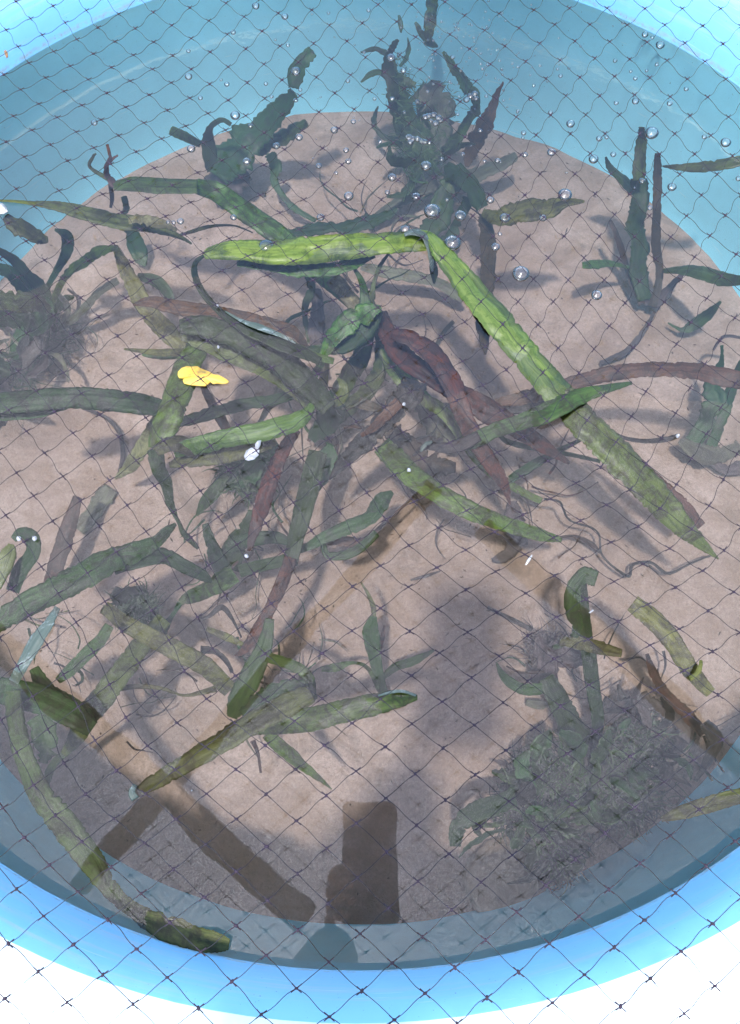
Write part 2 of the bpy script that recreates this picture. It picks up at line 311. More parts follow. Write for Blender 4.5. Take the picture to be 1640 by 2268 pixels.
NET = [(-25,8,"-121 2324 -59 2389"),
(-24,7,"-117 2204 -57 2269 7 2334 74 2399"),
(-23,5,"-155 2017 -106 2083 -51 2148 11 2212 76 2278 144 2343 214 2407"),
(-22,4,"-132 1895 -87 1961 -37 2026 19 2090 85 2152 149 2220 218 2285 288 2350 358 2416"),
(-21,2,"-140 1704 -103 1772 -62 1841 -16 1906 37 1969 97 2029 163 2092 228 2159 295 2224 364 2291 433 2359 503 2426"),
(-20,0,"-140 1517 -104 1581 -69 1649 -33 1719 7 1789 54 1855 110 1916 173 1975 239 2037 303 2102 371 2165 440 2233 507 2303 577 2370 650 2434"),
(-19,-2,"-147 1345 -108 1403 -70 1463 -32 1527 3 1594 37 1666 75 1739 123 1806 182 1864 247 1920 313 1979 377 2043 445 2108 514 2174 579 2247 653 2312 726 2376"),
(-18,-4,"-156 1185 -117 1238 -79 1294 -40 1352 -1 1412 39 1475 73 1542 106 1615 142 1690 190 1759 253 1813 321 1867 385 1925 453 1987 523 2050 590 2116 657 2189 730 2252 802 2317 872 2383"),
(-17,-6,"-170 1039 -130 1087 -91 1136 -51 1189 -12 1246 26 1303 64 1363 105 1428 141 1494 174 1565 211 1640 258 1707 323 1758 390 1814 456 1870 524 1930 593 1994 660 2060 729 2131 802 2195 874 2259 944 2325 1015 2392"),
(-16,-7,"-146 949 -106 994 -66 1041 -26 1090 13 1141 53 1200 92 1255 129 1314 169 1378 208 1445 243 1516 279 1589 327 1652 389 1705 458 1758 524 1814 591 1875 659 1935 727 2001 798 2068 869 2133 942 2200 1013 2267 1085 2335 1158 2404"),
(-15,-9,"-163 817 -123 861 -83 905 -43 951 -3 998 37 1047 75 1098 117 1154 155 1209 194 1269 233 1332 270 1399 308 1468 343 1537 392 1601 455 1654 523 1704 590 1759 657 1818 724 1879 792 1944 861 2011 936 2075 1008 2143 1079 2210 1154 2279 1229 2347 1303 2416"),
(-14,-10,"-141 733 -101 776 -62 819 -21 863 19 908 59 955 99 1003 140 1055 179 1109 220 1165 258 1222 300 1286 336 1352 374 1418 409 1486 458 1548 520 1601 588 1651 655 1704 723 1762 790 1823 857 1887 926 1952 1001 2015 1076 2082 1149 2153 1224 2221 1302 2290 1376 2360 1446 2429"),
(-13,-12,"-159 610 -120 651 -80 693 -41 735 -1 778 40 822 80 866 121 912 162 959 204 1010 243 1064 282 1119 324 1177 368 1236 403 1300 438 1367 471 1436 522 1497 586 1549 653 1597 719 1651 789 1708 855 1768 923 1828 995 1891 1066 1954 1145 2020 1217 2090 1295 2159 1375 2229 1448 2302 1517 2373 1584 2440"),
(-12,-13,"-139 531 -99 571 -60 612 -20 653 20 695 59 738 100 781 141 825 181 871 222 918 263 968 302 1020 343 1076 384 1134 424 1190 463 1252 499 1318 537 1386 587 1448 650 1499 714 1547 780 1602 854 1654 920 1714 987 1772 1064 1830 1135 1894 1209 1961 1283 2030 1361 2098 1441 2167 1516 2245 1586 2316 1653 2383"),
(-11,-15,"-158 417 -119 454 -80 492 -40 532 -1 573 40 614 80 656 119 699 159 741 201 785 241 831 282 876 323 925 363 976 404 1033 444 1087 484 1145 525 1206 563 1270 601 1337 651 1398 714 1447 779 1496 843 1548 913 1603 982 1657 1053 1716 1128 1775 1202 1837 1275 1903 1349 1970 1428 2038 1509 2107 1584 2184 1654 2255 1720 2323 1784 2387"),
(-10,-16,"-139 346 -100 380 -61 416 -21 455 18 494 58 534 99 576 139 617 179 659 219 701 261 744 303 789 344 834 385 882 426 933 467 987 507 1041 548 1098 589 1159 628 1221 666 1288 718 1348 780 1397 844 1446 912 1496 980 1554 1051 1606 1121 1662 1193 1721 1267 1781 1341 1845 1418 1912 1497 1978 1579 2046 1652 2120 1720 2192 1786 2261"),
(-9,-18,"-155 248 -120 281 -82 313 -43 346 -3 380 36 418 76 457 116 496 154 536 195 577 237 619 279 660 320 703 362 746 404 792 445 839 486 889 527 942 568 998 609 1055 650 1113 690 1175 731 1239 781 1299 843 1347 908 1398 974 1446 1045 1501 1115 1556 1185 1612 1257 1669 1331 1727 1407 1788 1485 1851 1564 1918 1643 1987 1716 2059 1784 2130"),
(-8,-20,"-163 151 -132 185 -99 219 -64 252 -26 283 14 314 54 347 93 384 131 422 170 461 209 499 251 539 292 580 333 622 373 664 416 708 460 754 502 799 544 847 586 901 627 956 668 1014 709 1070 751 1131 791 1197 843 1253 905 1300 970 1349 1036 1400 1106 1453 1169 1509 1242 1564 1319 1620 1396 1675 1472 1732 1549 1793 1629 1863 1705 1932 1776 2001"),
(-7,-22,"-170 49 -135 86 -104 122 -75 157 -45 192 -9 225 30 257 71 288 112 320 150 356 188 393 228 430 270 470 310 508 351 549 393 590 434 631 477 675 518 718 561 765 602 814 645 865 688 917 729 972 772 1029 813 1091 855 1150 906 1208 968 1257 1032 1306 1101 1356 1169 1408 1228 1459 1305 1517 1383 1573 1460 1627 1537 1683 1613 1744 1690 1810 1764 1878"),
(-6,-23,"-148 -17 -111 20 -76 57 -45 93 -18 130 9 165 46 198 86 230 127 260 169 292 208 327 245 363 285 401 327 440 367 479 409 519 451 560 493 599 536 642 579 686 621 730 663 777 705 828 748 881 790 934 832 993 874 1051 917 1111 971 1169 1032 1218 1098 1266 1165 1314 1233 1367 1303 1416 1374 1473 1450 1528 1526 1582 1601 1638 1675 1697 1749 1760"),
(-5,-24,"-133 -86 -93 -47 -54 -8 -18 30 14 66 40 103 64 139 101 172 142 202 182 233 224 265 263 300 302 336 342 372 382 410 423 448 466 488 508 528 549 567 593 609 638 652 680 695 721 745 764 796 808 849 851 901 893 957 936 1016 982 1075 1034 1131 1096 1178 1163 1228 1228 1275 1298 1327 1369 1376 1440 1429 1516 1485 1591 1539 1663 1593 1735 1651 1806 1711"),
(-4,-25,"-123 -157 -81 -116 -40 -76 -1 -36 36 3 68 41 94 77 119 114 156 146 196 176 237 206 279 237 319 272 358 307 398 344 438 382 479 420 522 459 565 498 607 537 650 578 694 620 738 665 781 714 823 761 868 813 911 867 953 922 997 980 1043 1039 1094 1091 1159 1140 1226 1191 1291 1237 1361 1288 1434 1339 1505 1393 1579 1443 1652 1495 1723 1549 1792 1605"),
(-3,-24,"-32 -147 9 -106 48 -66 85 -26 118 13 145 50 170 87 207 119 247 149 289 179 331 210 371 244 412 279 451 316 492 355 534 393 577 432 620 471 663 508 706 547 749 588 793 633 838 681 881 726 925 777 970 833 1012 887 1056 944 1102 1002 1154 1055 1220 1104 1286 1153 1354 1201 1425 1249 1497 1301 1569 1353 1640 1401 1710 1451 1778 1503"),
(-2,-23,"54 -138 93 -96 129 -56 163 -16 192 23 217 61 255 92 296 122 338 153 380 183 421 217 461 251 500 288 541 326 585 365 629 403 673 442 716 480 759 519 802 559 847 602 892 648 936 696 978 746 1025 800 1070 853 1112 910 1160 968 1214 1021 1276 1070 1344 1118 1414 1166 1484 1215 1557 1264 1626 1311 1694 1358 1761 1406"),
(-1,-22,"135 -129 170 -87 203 -47 233 -7 263 31 300 63 341 93 383 123 424 153 465 186 506 222 545 256 586 294 631 331 675 369 719 408 763 446 806 485 850 528 895 570 941 615 986 663 1030 713 1076 767 1122 819 1165 876 1212 933 1267 986 1331 1035 1397 1084 1463 1126 1533 1172 1604 1219 1673 1265 1741 1311 1807 1359"),
(0,-22,"175 -163 210 -121 242 -81 273 -41 305 -5 340 27 381 56 424 85 466 115 506 148 548 183 587 218 626 254 670 289 715 328 758 365 801 403 845 442 889 483 936 525 981 571 1024 618 1066 668 1114 718 1158 771 1203 825 1248 880 1301 931 1365 979 1432 1027 1499 1073 1571 1120 1642 1167 1712 1214 1780 1261"),
(1,-21,"248 -158 281 -118 313 -80 346 -44 382 -12 421 17 463 46 504 76 545 108 585 142 625 177 665 212 707 248 751 284 794 321 837 359 882 398 928 438 971 481 1015 524 1059 571 1104 618 1148 668 1192 719 1237 771 1283 826 1337 876 1399 922 1465 970 1532 1015 1603 1062 1674 1110 1745 1159"),
(2,-20,"319 -158 352 -120 386 -85 422 -53 461 -23 501 7 541 37 581 69 621 102 661 137 701 171 742 206 785 242 828 279 872 316 917 354 962 393 1005 433 1048 478 1093 523 1138 571 1182 618 1226 668 1271 720 1316 773 1369 821 1431 867 1497 915 1565 961 1633 1005 1705 1053 1777 1103"),
(3,-19,"391 -162 426 -127 462 -95 500 -64 538 -33 577 -2 617 29 656 62 695 96 735 131 777 166 819 201 862 237 907 273 951 310 995 348 1040 388 1085 431 1126 478 1171 524 1215 571 1259 620 1304 670 1350 722 1403 770 1464 813 1529 859 1597 903 1666 949 1736 998 1808 1049"),
(4,-18,"465 -170 500 -137 537 -105 575 -74 613 -42 652 -11 691 22 730 56 769 91 810 127 852 160 896 196 941 229 986 265 1030 303 1076 344 1120 386 1163 432 1205 481 1250 523 1294 571 1339 620 1385 671 1438 718 1499 762 1562 806 1630 849 1699 895 1768 944"),
(5,-16,"574 -147 611 -115 649 -83 687 -51 725 -18 764 16 803 51 844 88 886 121 930 154 975 188 1020 225 1066 261 1110 302 1154 343 1197 385 1241 433 1284 476 1328 523 1372 573 1417 623 1472 669 1531 714 1595 754 1662 797 1731 844 1800 893"),
(6,-15,"648 -156 685 -123 722 -91 760 -58 798 -25 838 10 879 48 921 82 964 114 1009 146 1054 180 1099 218 1144 259 1188 299 1230 339 1274 385 1319 429 1362 475 1406 524 1452 574 1509 619 1566 661 1628 704 1694 748 1762 794"),
(7,-14,"720 -164 757 -131 794 -98 832 -63 871 -28 912 10 953 45 997 76 1041 108 1087 142 1132 178 1176 217 1220 255 1264 296 1308 340 1354 385 1395 430 1439 478 1486 525 1539 569 1598 611 1661 654 1726 699 1794 747"),
(8,-12,"830 -137 867 -102 906 -66 945 -30 986 4 1030 34 1074 67 1119 102 1165 136 1210 174 1254 212 1298 254 1341 296 1386 340 1428 386 1473 431 1521 478 1573 522 1631 563 1694 607 1759 653"),
(9,-11,"903 -141 941 -106 980 -71 1021 -37 1063 -4 1106 30 1150 62 1196 96 1241 133 1285 171 1329 212 1373 254 1417 297 1462 341 1506 386 1554 432 1607 477 1665 519 1727 563 1792 608"),
(10,-10,"977 -146 1016 -111 1056 -77 1097 -43 1139 -10 1183 22 1229 54 1274 91 1318 129 1362 169 1406 210 1450 253 1495 296 1539 341 1589 386 1642 432 1700 476 1762 520"),
(11,-9,"1053 -152 1092 -117 1133 -83 1175 -50 1218 -16 1262 18 1307 54 1351 92 1395 131 1440 172 1485 214 1529 256 1575 300 1623 345 1678 389 1736 433 1798 477"),
(12,-8,"1130 -157 1171 -123 1212 -88 1255 -54 1300 -18 1345 18 1390 55 1434 93 1478 134 1523 175 1568 215 1614 259 1663 303 1717 347 1775 391"),
(13,-7,"1210 -162 1251 -127 1294 -91 1339 -55 1384 -18 1429 19 1473 55 1518 95 1562 136 1608 175 1655 218 1705 261 1759 305"),
(14,-6,"1292 -166 1335 -130 1379 -93 1423 -56 1468 -18 1512 19 1557 57 1602 97 1648 137 1697 178 1748 221 1802 264"),
(15,-5,"1375 -169 1419 -132 1463 -94 1507 -57 1552 -19 1597 19 1642 58 1690 98 1739 139 1791 181"),
(16,-3,"1504 -133 1548 -96 1593 -58 1638 -20 1685 19 1733 59 1783 100"),
(17,-2,"1590 -135 1635 -97 1681 -59 1728 -20 1777 20"),
(18,-1,"1679 -137 1726 -98 1773 -59"),
(19,0,"1771 -138")]
# ------------------------------------------------------------------ seagrass
def catmull(P, n):
    out = []; m = len(P) - 1
    for k in range(m):
        p0 = P[max(k - 1, 0)]; p1 = P[k]; p2 = P[k + 1]; p3 = P[min(k + 2, m)]
        for s in range(n):
            t = s / n
            out.append([.5 * ((2 * b) + (-a + c) * t + (2 * a - 5 * b + 4 * c - d) * t * t + (-a + 3 * b - 3 * c + d) * t ** 3) for a, b, c, d in zip(p0, p1, p2, p3)])
    out.append(list(P[-1])); return out
SEED = [0]
def ribbon(pts, jag=.17, arch=.05, wave=.0015, thick=.0007, nx=9, tilt=0.0):
    """a strap leaf through (X, Y, width, depth cm): photo positions at real depths, turned into a solid strip"""
    SEED[0] += 1; sd = SEED[0] * 3.7
    P = [(p[0], p[1], p[2], p[3]) for p in pts]
    length = sum(math.hypot(P[k + 1][0] - P[k][0], P[k + 1][1] - P[k][1]) for k in range(len(P) - 1))
    n = max(4, int(length / len(P) / 4)); S = catmull(P, n)
    bm = bmesh.new(); uvl = bm.loops.layers.uv.new('UVMap'); rows = []; L = 0; lastc = None; U = []
    for k, (X, Y, wpx, dep) in enumerate(S):
        a = S[max(k - 1, 0)]; b = S[min(k + 1, len(S) - 1)]
        tx, ty = b[0] - a[0], b[1] - a[1]; q = math.hypot(tx, ty) or 1; nx_, ny_ = -ty / q, tx / q
        wpx = max(wpx, 1.2)
        jl = jag * (noise.noise((k * .19, sd, 0)) * .9 + noise.noise((k * .9, sd, 4)) * .9)
        jr = jag * (noise.noise((k * .19, sd, 8)) * .9 + noise.noise((k * .9, sd, 12)) * .9)
        for q in (0, 1):            # torn nicks and nibbled edges
            e = noise.noise((k * .55, sd + 40 * q, 50)); nk = max(0, e - .38) * 1.3 * min(1, jag * 4) + abs(noise.noise((k * 3.3, sd, 60 + q))) * 2.2 / max(wpx, 6)
            if q: jl -= nk
            else: jr -= nk
        z = -dep / 100 + wave * noise.noise((k * .09, sd, 20)) * 2
        z = min(z, .012)
        roll = (noise.noise((k * .04, sd, 30)) * .5 + tilt) * wpx / 1640 * .6
        l = at(X + nx_ * wpx / 2 * (1 + jl), Y + ny_ * wpx / 2 * (1 + jl), z + roll); r = at(X - nx_ * wpx / 2 * (1 + jr), Y - ny_ * wpx / 2 * (1 + jr), z - roll)
        c = (l + r) / 2; wid = (l - r).length
        if lastc is not None: L += (c - lastc).length
        lastc = c; up_ = Vector((0, 0, 1)); T = []; B = []
        for i in range(nx):
            v = i / (nx - 1); s = 1 - (2 * v - 1) ** 2
            zz = arch * wid * (s - .5) + .030 * wid * math.sin(v * 16 + sd + k * .03) + .06 * wid * noise.noise((k * .12, v * 3, sd))
            p = r.lerp(l, v) + up_ * zz
            p.z = max(p.z, ZF + .002)
            T.append((bm.verts.new(p + up_ * thick / 2 * (.4 + s)), v)); B.append((bm.verts.new(p - up_ * thick / 2 * (.4 + s)), v))
        rows.append(T + B[::-1]); U.append((L, wid))
    m = 2 * nx
    for k in range(len(rows) - 1):
        for i in range(m):
            j = (i + 1) % m
            f = bm.faces.new((rows[k][i][0], rows[k + 1][i][0], rows[k + 1][j][0], rows[k][j][0]))
            for lp, (kk, ii) in zip(f.loops, ((k, i), (k + 1, i), (k + 1, j), (k, j))):
                lp[uvl].uv = (U[kk][0], rows[kk][ii][1] * .018)
    for kk in (0, -1):
        bm.faces.new([v for v, _ in (rows[kk] if kk else rows[kk][::-1])])
    bmesh.ops.recalc_face_normals(bm, faces=bm.faces)
    c = sum((v.co for v in bm.verts), Vector()) / len(bm.verts)
    return bm, c
def leaf(label, kind, pts, cat='leaf', name='seagrass_leaf', group=None, **k):
    bm, c = ribbon(pts, **k); o = mesh_obj(name, bm, leaf_mat(kind), loc=c)
    return tag(o, label, cat, group)
def plant(label, base, parts, cat='seagrass plant', name='seagrass_plant', group=None):
    """one rooted shoot: every leaf, stem or root of it a part"""
    root = empty(name, at(base[0], base[1], -base[2] / 100), label, cat, group)
    for nm, kind, pts, *kw in parts:
        bm, c = ribbon(pts, **(kw[0] if kw else {})); mesh_obj(nm, bm, leaf_mat(kind), root, loc=c)
    return root
F = lambda *p: list(p)

# --- lying on or near the sand first (deepest)
leaf('pale olive hazy leaf deep behind the bubbles near the far tub wall', 'hazy', [(1145, 345, 18, 14), (1060, 385, 32, 15), (960, 412, 24, 16), (880, 450, 26, 16.5), (815, 495, 10, 17)], jag=.3)
leaf('faint brownish grey straight strip on the sand left of centre', 'hazy', [(245, 1080, 34, 18), (215, 1125, 40, 18), (175, 1175, 30, 18.3)], jag=.4)
leaf('pale yellow decayed strip hanging below the left floating leaf', 'pale', [(350, 922, 22, 6), (315, 990, 32, 10), (285, 1035, 28, 12), (255, 1060, 6, 14)], jag=.25)
leaf('dark brown broad strip standing on the sand at middle left', 'brown', [(172, 1100, 20, 13), (150, 1175, 38, 14), (125, 1250, 36, 15), (108, 1300, 30, 16)], jag=.15)
leaf('curved thin purple rootlet lying on the sand below the left floating leaf', 'purple', [(185, 905, 6, 17), (235, 925, 9, 17.5), (265, 960, 11, 18), (272, 1010, 10, 18), (262, 1050, 5, 18)], cat='root', name='root')
leaf('short faint dark sliver on bare sand beside the centre roots', 'purple', [(910, 1285, 4, 18.2), (945, 1275, 8, 18.2), (975, 1265, 3, 18.2)], name='root_fragment', cat='root')
leaf('brown twig sliver on sand right of the floating green centre', 'brown', [(1005, 712, 10, 17.6), (980, 740, 9, 17.8), (960, 775, 5, 18)], name='root_fragment', cat='root')
leaf('purple root trailing from the right hand plant down across the sand', 'purple', [(1450, 690, 8, 16.8), (1425, 735, 13, 17.5), (1385, 780, 16, 18), (1330, 805, 10, 18.2)], cat='root', name='root')
leaf('thin black wiry root with kinks at right of centre', 'black', [(1205, 1105, 5, 12), (1240, 1112, 5, 13), (1262, 1152, 5, 14), (1322, 1176, 5, 15), (1336, 1232, 5, 16), (1390, 1276, 7, 16.5), (1402, 1252, 8, 16.5), (1440, 1245, 7, 16.5), (1480, 1270, 8, 16.5), (1530, 1248, 5, 16), (1580, 1228, 5, 16)], cat='root', name='root', jag=.3)
leaf('short brown slack root ending on the sand beside the kinked wiry root', 'brown', [(1240, 1190, 6, 15), (1275, 1188, 7, 15.5), (1310, 1205, 12, 16.5), (1330, 1225, 6, 17)], cat='root', name='root')
leaf('hairy dark root strip at the left edge of the dark clump at right', 'purple', [(1080, 1345, 8, 17.6), (1130, 1370, 12, 17.8), (1180, 1395, 10, 18)], cat='root', name='root')
leaf('slender dark brown leaf standing at lower right before the dark shade', 'brown', [(1433, 1448, 8, 10), (1450, 1495, 20, 12), (1480, 1540, 24, 14), (1520, 1580, 26, 15), (1560, 1625, 22, 16)], jag=.25)
leaf('small faint green scrap lying on the sand left of the lower right plant', 'hazy', [(1165, 1555, 14, 17.6), (1200, 1560, 22, 17.6), (1215, 1562, 8, 17.6)], name='leaf_scrap', jag=.4)

# --- shoots against the far wall
plant('hazy dark green plant rising to the surface by the far wall, left of the bubbles', (480, 420, 16), [
    ('leaf', 'dark', [(692, 112, 30, 1), (672, 132, 34, 1.6), (655, 165, 40, 3), (650, 195, 22, 4)], {'jag': .4}),
    ('leaf', 'dark', [(652, 205, 22, 5), (610, 250, 52, 8), (560, 300, 66, 11), (510, 350, 84, 13), (480, 390, 60, 15)], {'jag': .35}),
    ('leaf', 'green', [(378, 287, 20, 6), (410, 302, 22, 8), (445, 320, 14, 11)]),
    ('leaf', 'dark', [(512, 276, 10, 6), (490, 265, 12, 7), (465, 285, 16, 9), (462, 320, 32, 12), (470, 380, 24, 15)], {'jag': .3}),
    ('leaf', 'dark', [(598, 340, 26, 12), (612, 370, 26, 14), (608, 400, 16, 15), (640, 450, 16, 16), (700, 490, 12, 17)], {'jag': .3}),
    ('leaf', 'green', [(680, 270, 18, 8), (630, 300, 40, 11), (570, 330, 34, 13)], {'jag': .5}),
    ('leaf', 'purple', [(540, 370, 50, 15), (500, 400, 80, 16), (460, 420, 40, 17)], {'jag': .5})])  # purple blade added as the shade below this plant
plant('tall plant with dark wavy leaves in the rising air stream at the far wall', (960, 400, 16.5), [
    ('leaf', 'green', [(958, -30, 26, 0), (956, 20, 28, 0.5), (952, 60, 24, 1.5), (944, 92, 16, 2.5)], {'jag': .25}),
    ('leaf', 'dark', [(920, 50, 6, 1), (936, 75, 18, 2), (952, 92, 22, 3), (970, 104, 4, 4)], {'jag': .4}),
    ('leaf', 'dark', [(884, 34, 6, 1), (888, 55, 12, 1.5), (889, 72, 5, 2)], {'jag': .5}),
    ('leaf', 'dark', [(882, 88, 8, 2), (862, 120, 22, 4), (862, 165, 28, 6), (872, 215, 26, 8), (880, 260, 30, 11), (920, 330, 40, 14)], {'jag': .55}),
    ('leaf', 'green', [(982, 115, 8, 2), (1002, 145, 20, 3), (1025, 178, 26, 4.5), (1045, 200, 30, 6), (1055, 235, 24, 8), (1030, 280, 20, 11), (990, 340, 30, 14)], {'jag': .5}),
    ('leaf', 'dark', [(900, 170, 50, 8), (885, 205, 44, 9), (905, 270, 50, 12), (935, 330, 70, 14), (945, 380, 50, 16)], {'jag': .6}),
    ('leaf', 'hazy', [(940, 190, 50, 10), (975, 240, 70, 12), (965, 300, 70, 14), (950, 350, 50, 15)], {'jag': .6})])
leaf('reddish brown limp leaf at the right of the air stream', 'rust', [(1115, 182, 5, 5), (1098, 215, 16, 7), (1078, 265, 30, 9), (1055, 310, 34, 12), (1040, 345, 30, 14), (1035, 370, 10, 15)], jag=.35)
plant('upright dark green seagrass plant with side blades near the right wall', (1440, 690, 17.6), [
    ('leaf', 'green', [(1422, 282, 14, 1), (1421, 310, 24, 3), (1418, 350, 26, 4.5), (1416, 400, 34, 6)], {'jag': .25}),
    ('leaf', 'dark', [(1416, 395, 38, 7), (1418, 450, 42, 9), (1408, 495, 40, 11), (1418, 545, 40, 13), (1415, 600, 40, 15), (1430, 665, 34, 17)], {'jag': .35}),
    ('leaf', 'brown', [(1456, 340, 12, 3), (1457, 380, 20, 5), (1456, 460, 20, 8), (1454, 540, 22, 12), (1462, 610, 18, 15), (1445, 680, 20, 17)], {'jag': .22}),
    ('leaf', 'green', [(1660, 350, 22, 1), (1610, 362, 24, 2), (1550, 370, 22, 3), (1500, 370, 14, 4), (1468, 368, 4, 5)]),
    ('leaf', 'dark', [(1342, 348, 5, 6), (1352, 372, 16, 8), (1375, 392, 20, 9), (1398, 415, 24, 10), (1420, 440, 12, 11)]),
    ('leaf', 'brown', [(1352, 488, 8, 12), (1370, 530, 14, 13), (1385, 580, 13, 15), (1400, 620, 16, 16), (1425, 672, 22, 17.3)], {'jag': .25}),
    ('leaf', 'green', [(1290, 587, 14, 11), (1320, 585, 22, 12), (1350, 583, 16, 13), (1395, 592, 6, 14.5)]),
    ('leaf', 'green', [(1662, 620, 14, 5), (1605, 618, 34, 8), (1555, 604, 34, 10), (1510, 598, 22, 12), (1470, 600, 10, 14)], {'jag': .15}),
    ('root', 'purple', [(1520, 600, 8, 14), (1480, 640, 18, 16), (1450, 670, 24, 17.4), (1415, 650, 22, 17)], {'jag': .3})])
leaf('small dark green bent leaf lying by the right wall', 'dark', [(1597, 668, 6, 13), (1570, 695, 24, 15), (1535, 720, 26, 17), (1510, 730, 10, 17.5), (1480, 715, 4, 17.7)], jag=.15)
plant('grey green hazy plant by the right edge of the tub', (1590, 1010, 17.4), [
    ('leaf', 'dark', [(1600, 765, 8, 9), (1598, 800, 12, 11), (1580, 850, 44, 13), (1585, 890, 50, 14), (1560, 940, 40, 15), (1530, 990, 40, 16.5)], {'jag': .4}),
    ('leaf', 'dark', [(1655, 780, 14, 10), (1625, 850, 24, 13), (1600, 930, 24, 15), (1570, 1000, 26, 17)], {'jag': .4}),
    ('leaf', 'hazy', [(1505, 975, 10, 15), (1545, 1000, 40, 16), (1590, 1010, 40, 17), (1640, 990, 30, 17)], {'jag': .4}),
    ('root', 'purple', [(1580, 775, 6, 13), (1605, 745, 8, 13), (1650, 750, 6, 13)]),
    ('leaf', 'purple', [(1560, 1010, 14, 17), (1610, 1040, 24, 17.4), (1650, 1030, 30, 17.4)], {'jag': .4})])

# --- plant at the left edge
plant('large very dark green plant rooted at the left wall', (60, 730, 15), [
    ('leaf', 'dark', [(122, 508, 6, 4), (148, 522, 26, 5), (147, 560, 26, 7), (125, 600, 16, 9), (105, 640, 14, 11), (98, 690, 20, 14)]),
    ('leaf', 'green', [(262, 548, 8, 3), (222, 556, 26, 4), (185, 580, 24, 6), (150, 605, 20, 8), (125, 650, 14, 11), (100, 700, 20, 14)]),
    ('leaf', 'dark', [(-20, 545, 10, 3), (30, 575, 22, 6), (60, 610, 28, 8), (95, 650, 36, 11), (90, 700, 44, 14)]),
    ('leaf', 'dark', [(-20, 590, 20, 4), (25, 605, 30, 6), (60, 650, 36, 9), (100, 690, 50, 13), (60, 740, 40, 15)]),
    ('leaf', 'green', [(-20, 665, 40, 3), (35, 668, 44, 6), (80, 670, 40, 9), (110, 690, 20, 12)]),
    ('leaf', 'dark', [(-20, 700, 40, 5), (30, 700, 60, 8), (75, 705, 70, 11), (45, 760, 40, 15), (40, 800, 30, 17)], {'jag': .2}),
    ('leaf', 'hazy', [(262, 620, 16, 9), (222, 645, 18, 12), (180, 690, 18, 14), (130, 730, 14, 16)], {'jag': .25}),
    ('root', 'purple', [(100, 690, 30, 15), (130, 740, 40, 17), (90, 790, 50, 17.6), (30, 830, 60, 17.8)], {'jag': .5}),
    ('root', 'purple', [(150, 640, 5, 15), (175, 665, 9, 16.5), (165, 700, 8, 17), (120, 740, 20, 17.5)], {'jag': .4})])

# --- hazy centre-top plant that holds the hanging brown blade
plant('dark forked plant with an olive side blade beneath the bubbles right of top centre', (950, 540, 16), [
    ('leaf', 'dark', [(985, 385, 34, 12), (1020, 385, 40, 10), (1050, 425, 40, 9), (1070, 460, 28, 8)], {'jag': .35}),
    ('leaf', 'dark', [(1015, 395, 44, 12), (985, 430, 46, 13), (975, 480, 50, 14.5), (940, 520, 40, 16)], {'jag': .4}),
    ('leaf', 'dark', [(1040, 440, 26, 11), (1020, 480, 22, 13), (1000, 520, 26, 15), (960, 545, 20, 16.5)], {'jag': .4}),
    ('leaf', 'olive', [(1070, 468, 18, 6), (1105, 482, 36, 4), (1150, 466, 48, 3), (1210, 462, 46, 2.5), (1255, 448, 20, 2), (1295, 446, 6, 1.5)], {'jag': .28}),
    ('leaf', 'brown', [(1072, 478, 28, 7), (1080, 520, 34, 6), (1082, 580, 36, 5), (1078, 640, 36, 4), (1068, 690, 34, 3), (1072, 740, 28, 2), (1076, 785, 5, 2)], {'jag': .28})])
leaf('long dark green shadowy leaf lying low behind the horizontal green leaf', 'dark', [(640, 515, 20, 12), (720, 505, 26, 13), (790, 500, 34, 13), (850, 480, 22, 13), (880, 462, 6, 13)], jag=.45)
leaf('grey green faded leaf across the middle depths under the fold', 'hazy', [(800, 590, 18, 14), (870, 605, 28, 14.5), (960, 622, 24, 15), (1010, 650, 26, 15.5), (1025, 668, 10, 16)], jag=.25)

# --- left upper leaves
plant('green strap leaf with forked brown roots at upper left, sloping to the middle', (250, 405, 4), [
    ('leaf', 'deep', [(252, 412, 18, 2.2), (295, 407, 32, 1.6), (360, 411, 34, 1.4), (438, 412, 32, 1.6)], {'jag': .05, 'tilt': .3}),
    ('leaf', 'green', [(436, 410, 36, 1.8), (480, 424, 44, 3), (530, 458, 46, 4.5), (590, 500, 46, 6), (650, 548, 44, 7), (705, 600, 40, 8), (750, 640, 36, 9), (805, 690, 34, 10)], {'jag': .05}),
    ('root', 'brown', [(262, 412, 22, 2.5), (240, 394, 18, 2), (236, 372, 12, 1), (244, 348, 10, .3), (238, 320, 6, 0)], {'jag': .4}),
    ('root', 'brown', [(244, 360, 6, .8), (252, 350, 6, .3), (262, 344, 3, 0)], {'jag': .4}),
    ('root', 'olive', [(240, 395, 12, 2), (212, 380, 8, 1.5), (198, 366, 8, 1), (206, 348, 9, .4), (213, 340, 4, 0)], {'jag': .3}),
    ('root', 'brown', [(246, 405, 12, 3), (248, 440, 9, 6), (246, 460, 7, 8)], {'jag': .4})])
leaf('olive pointed blade tapering to a thread at the left edge under the net', 'olive', [(0, 444, 5, 0), (60, 448, 9, 0), (125, 456, 22, .3), (185, 470, 32, .8), (250, 487, 34, 1.4), (300, 494, 32, 2), (350, 506, 22, 3), (400, 525, 10, 4), (425, 540, 4, 5)], jag=.12, tilt=.2)
leaf('frayed yellowish end scrap of leaf beside small bubbles at upper left', 'pale', [(285, 488, 18, .8), (318, 486, 22, .6), (345, 492, 26, .6), (372, 500, 14, .6), (392, 510, 6, .8)], name='leaf_scrap', jag=.7)
leaf('thin wispy root running right from the frayed leaf end', 'olive', [(400, 520, 6, 5), (440, 508, 9, 7), (475, 500, 7, 8), (520, 500, 4, 9), (560, 515, 3, 10)], cat='root', name='root')
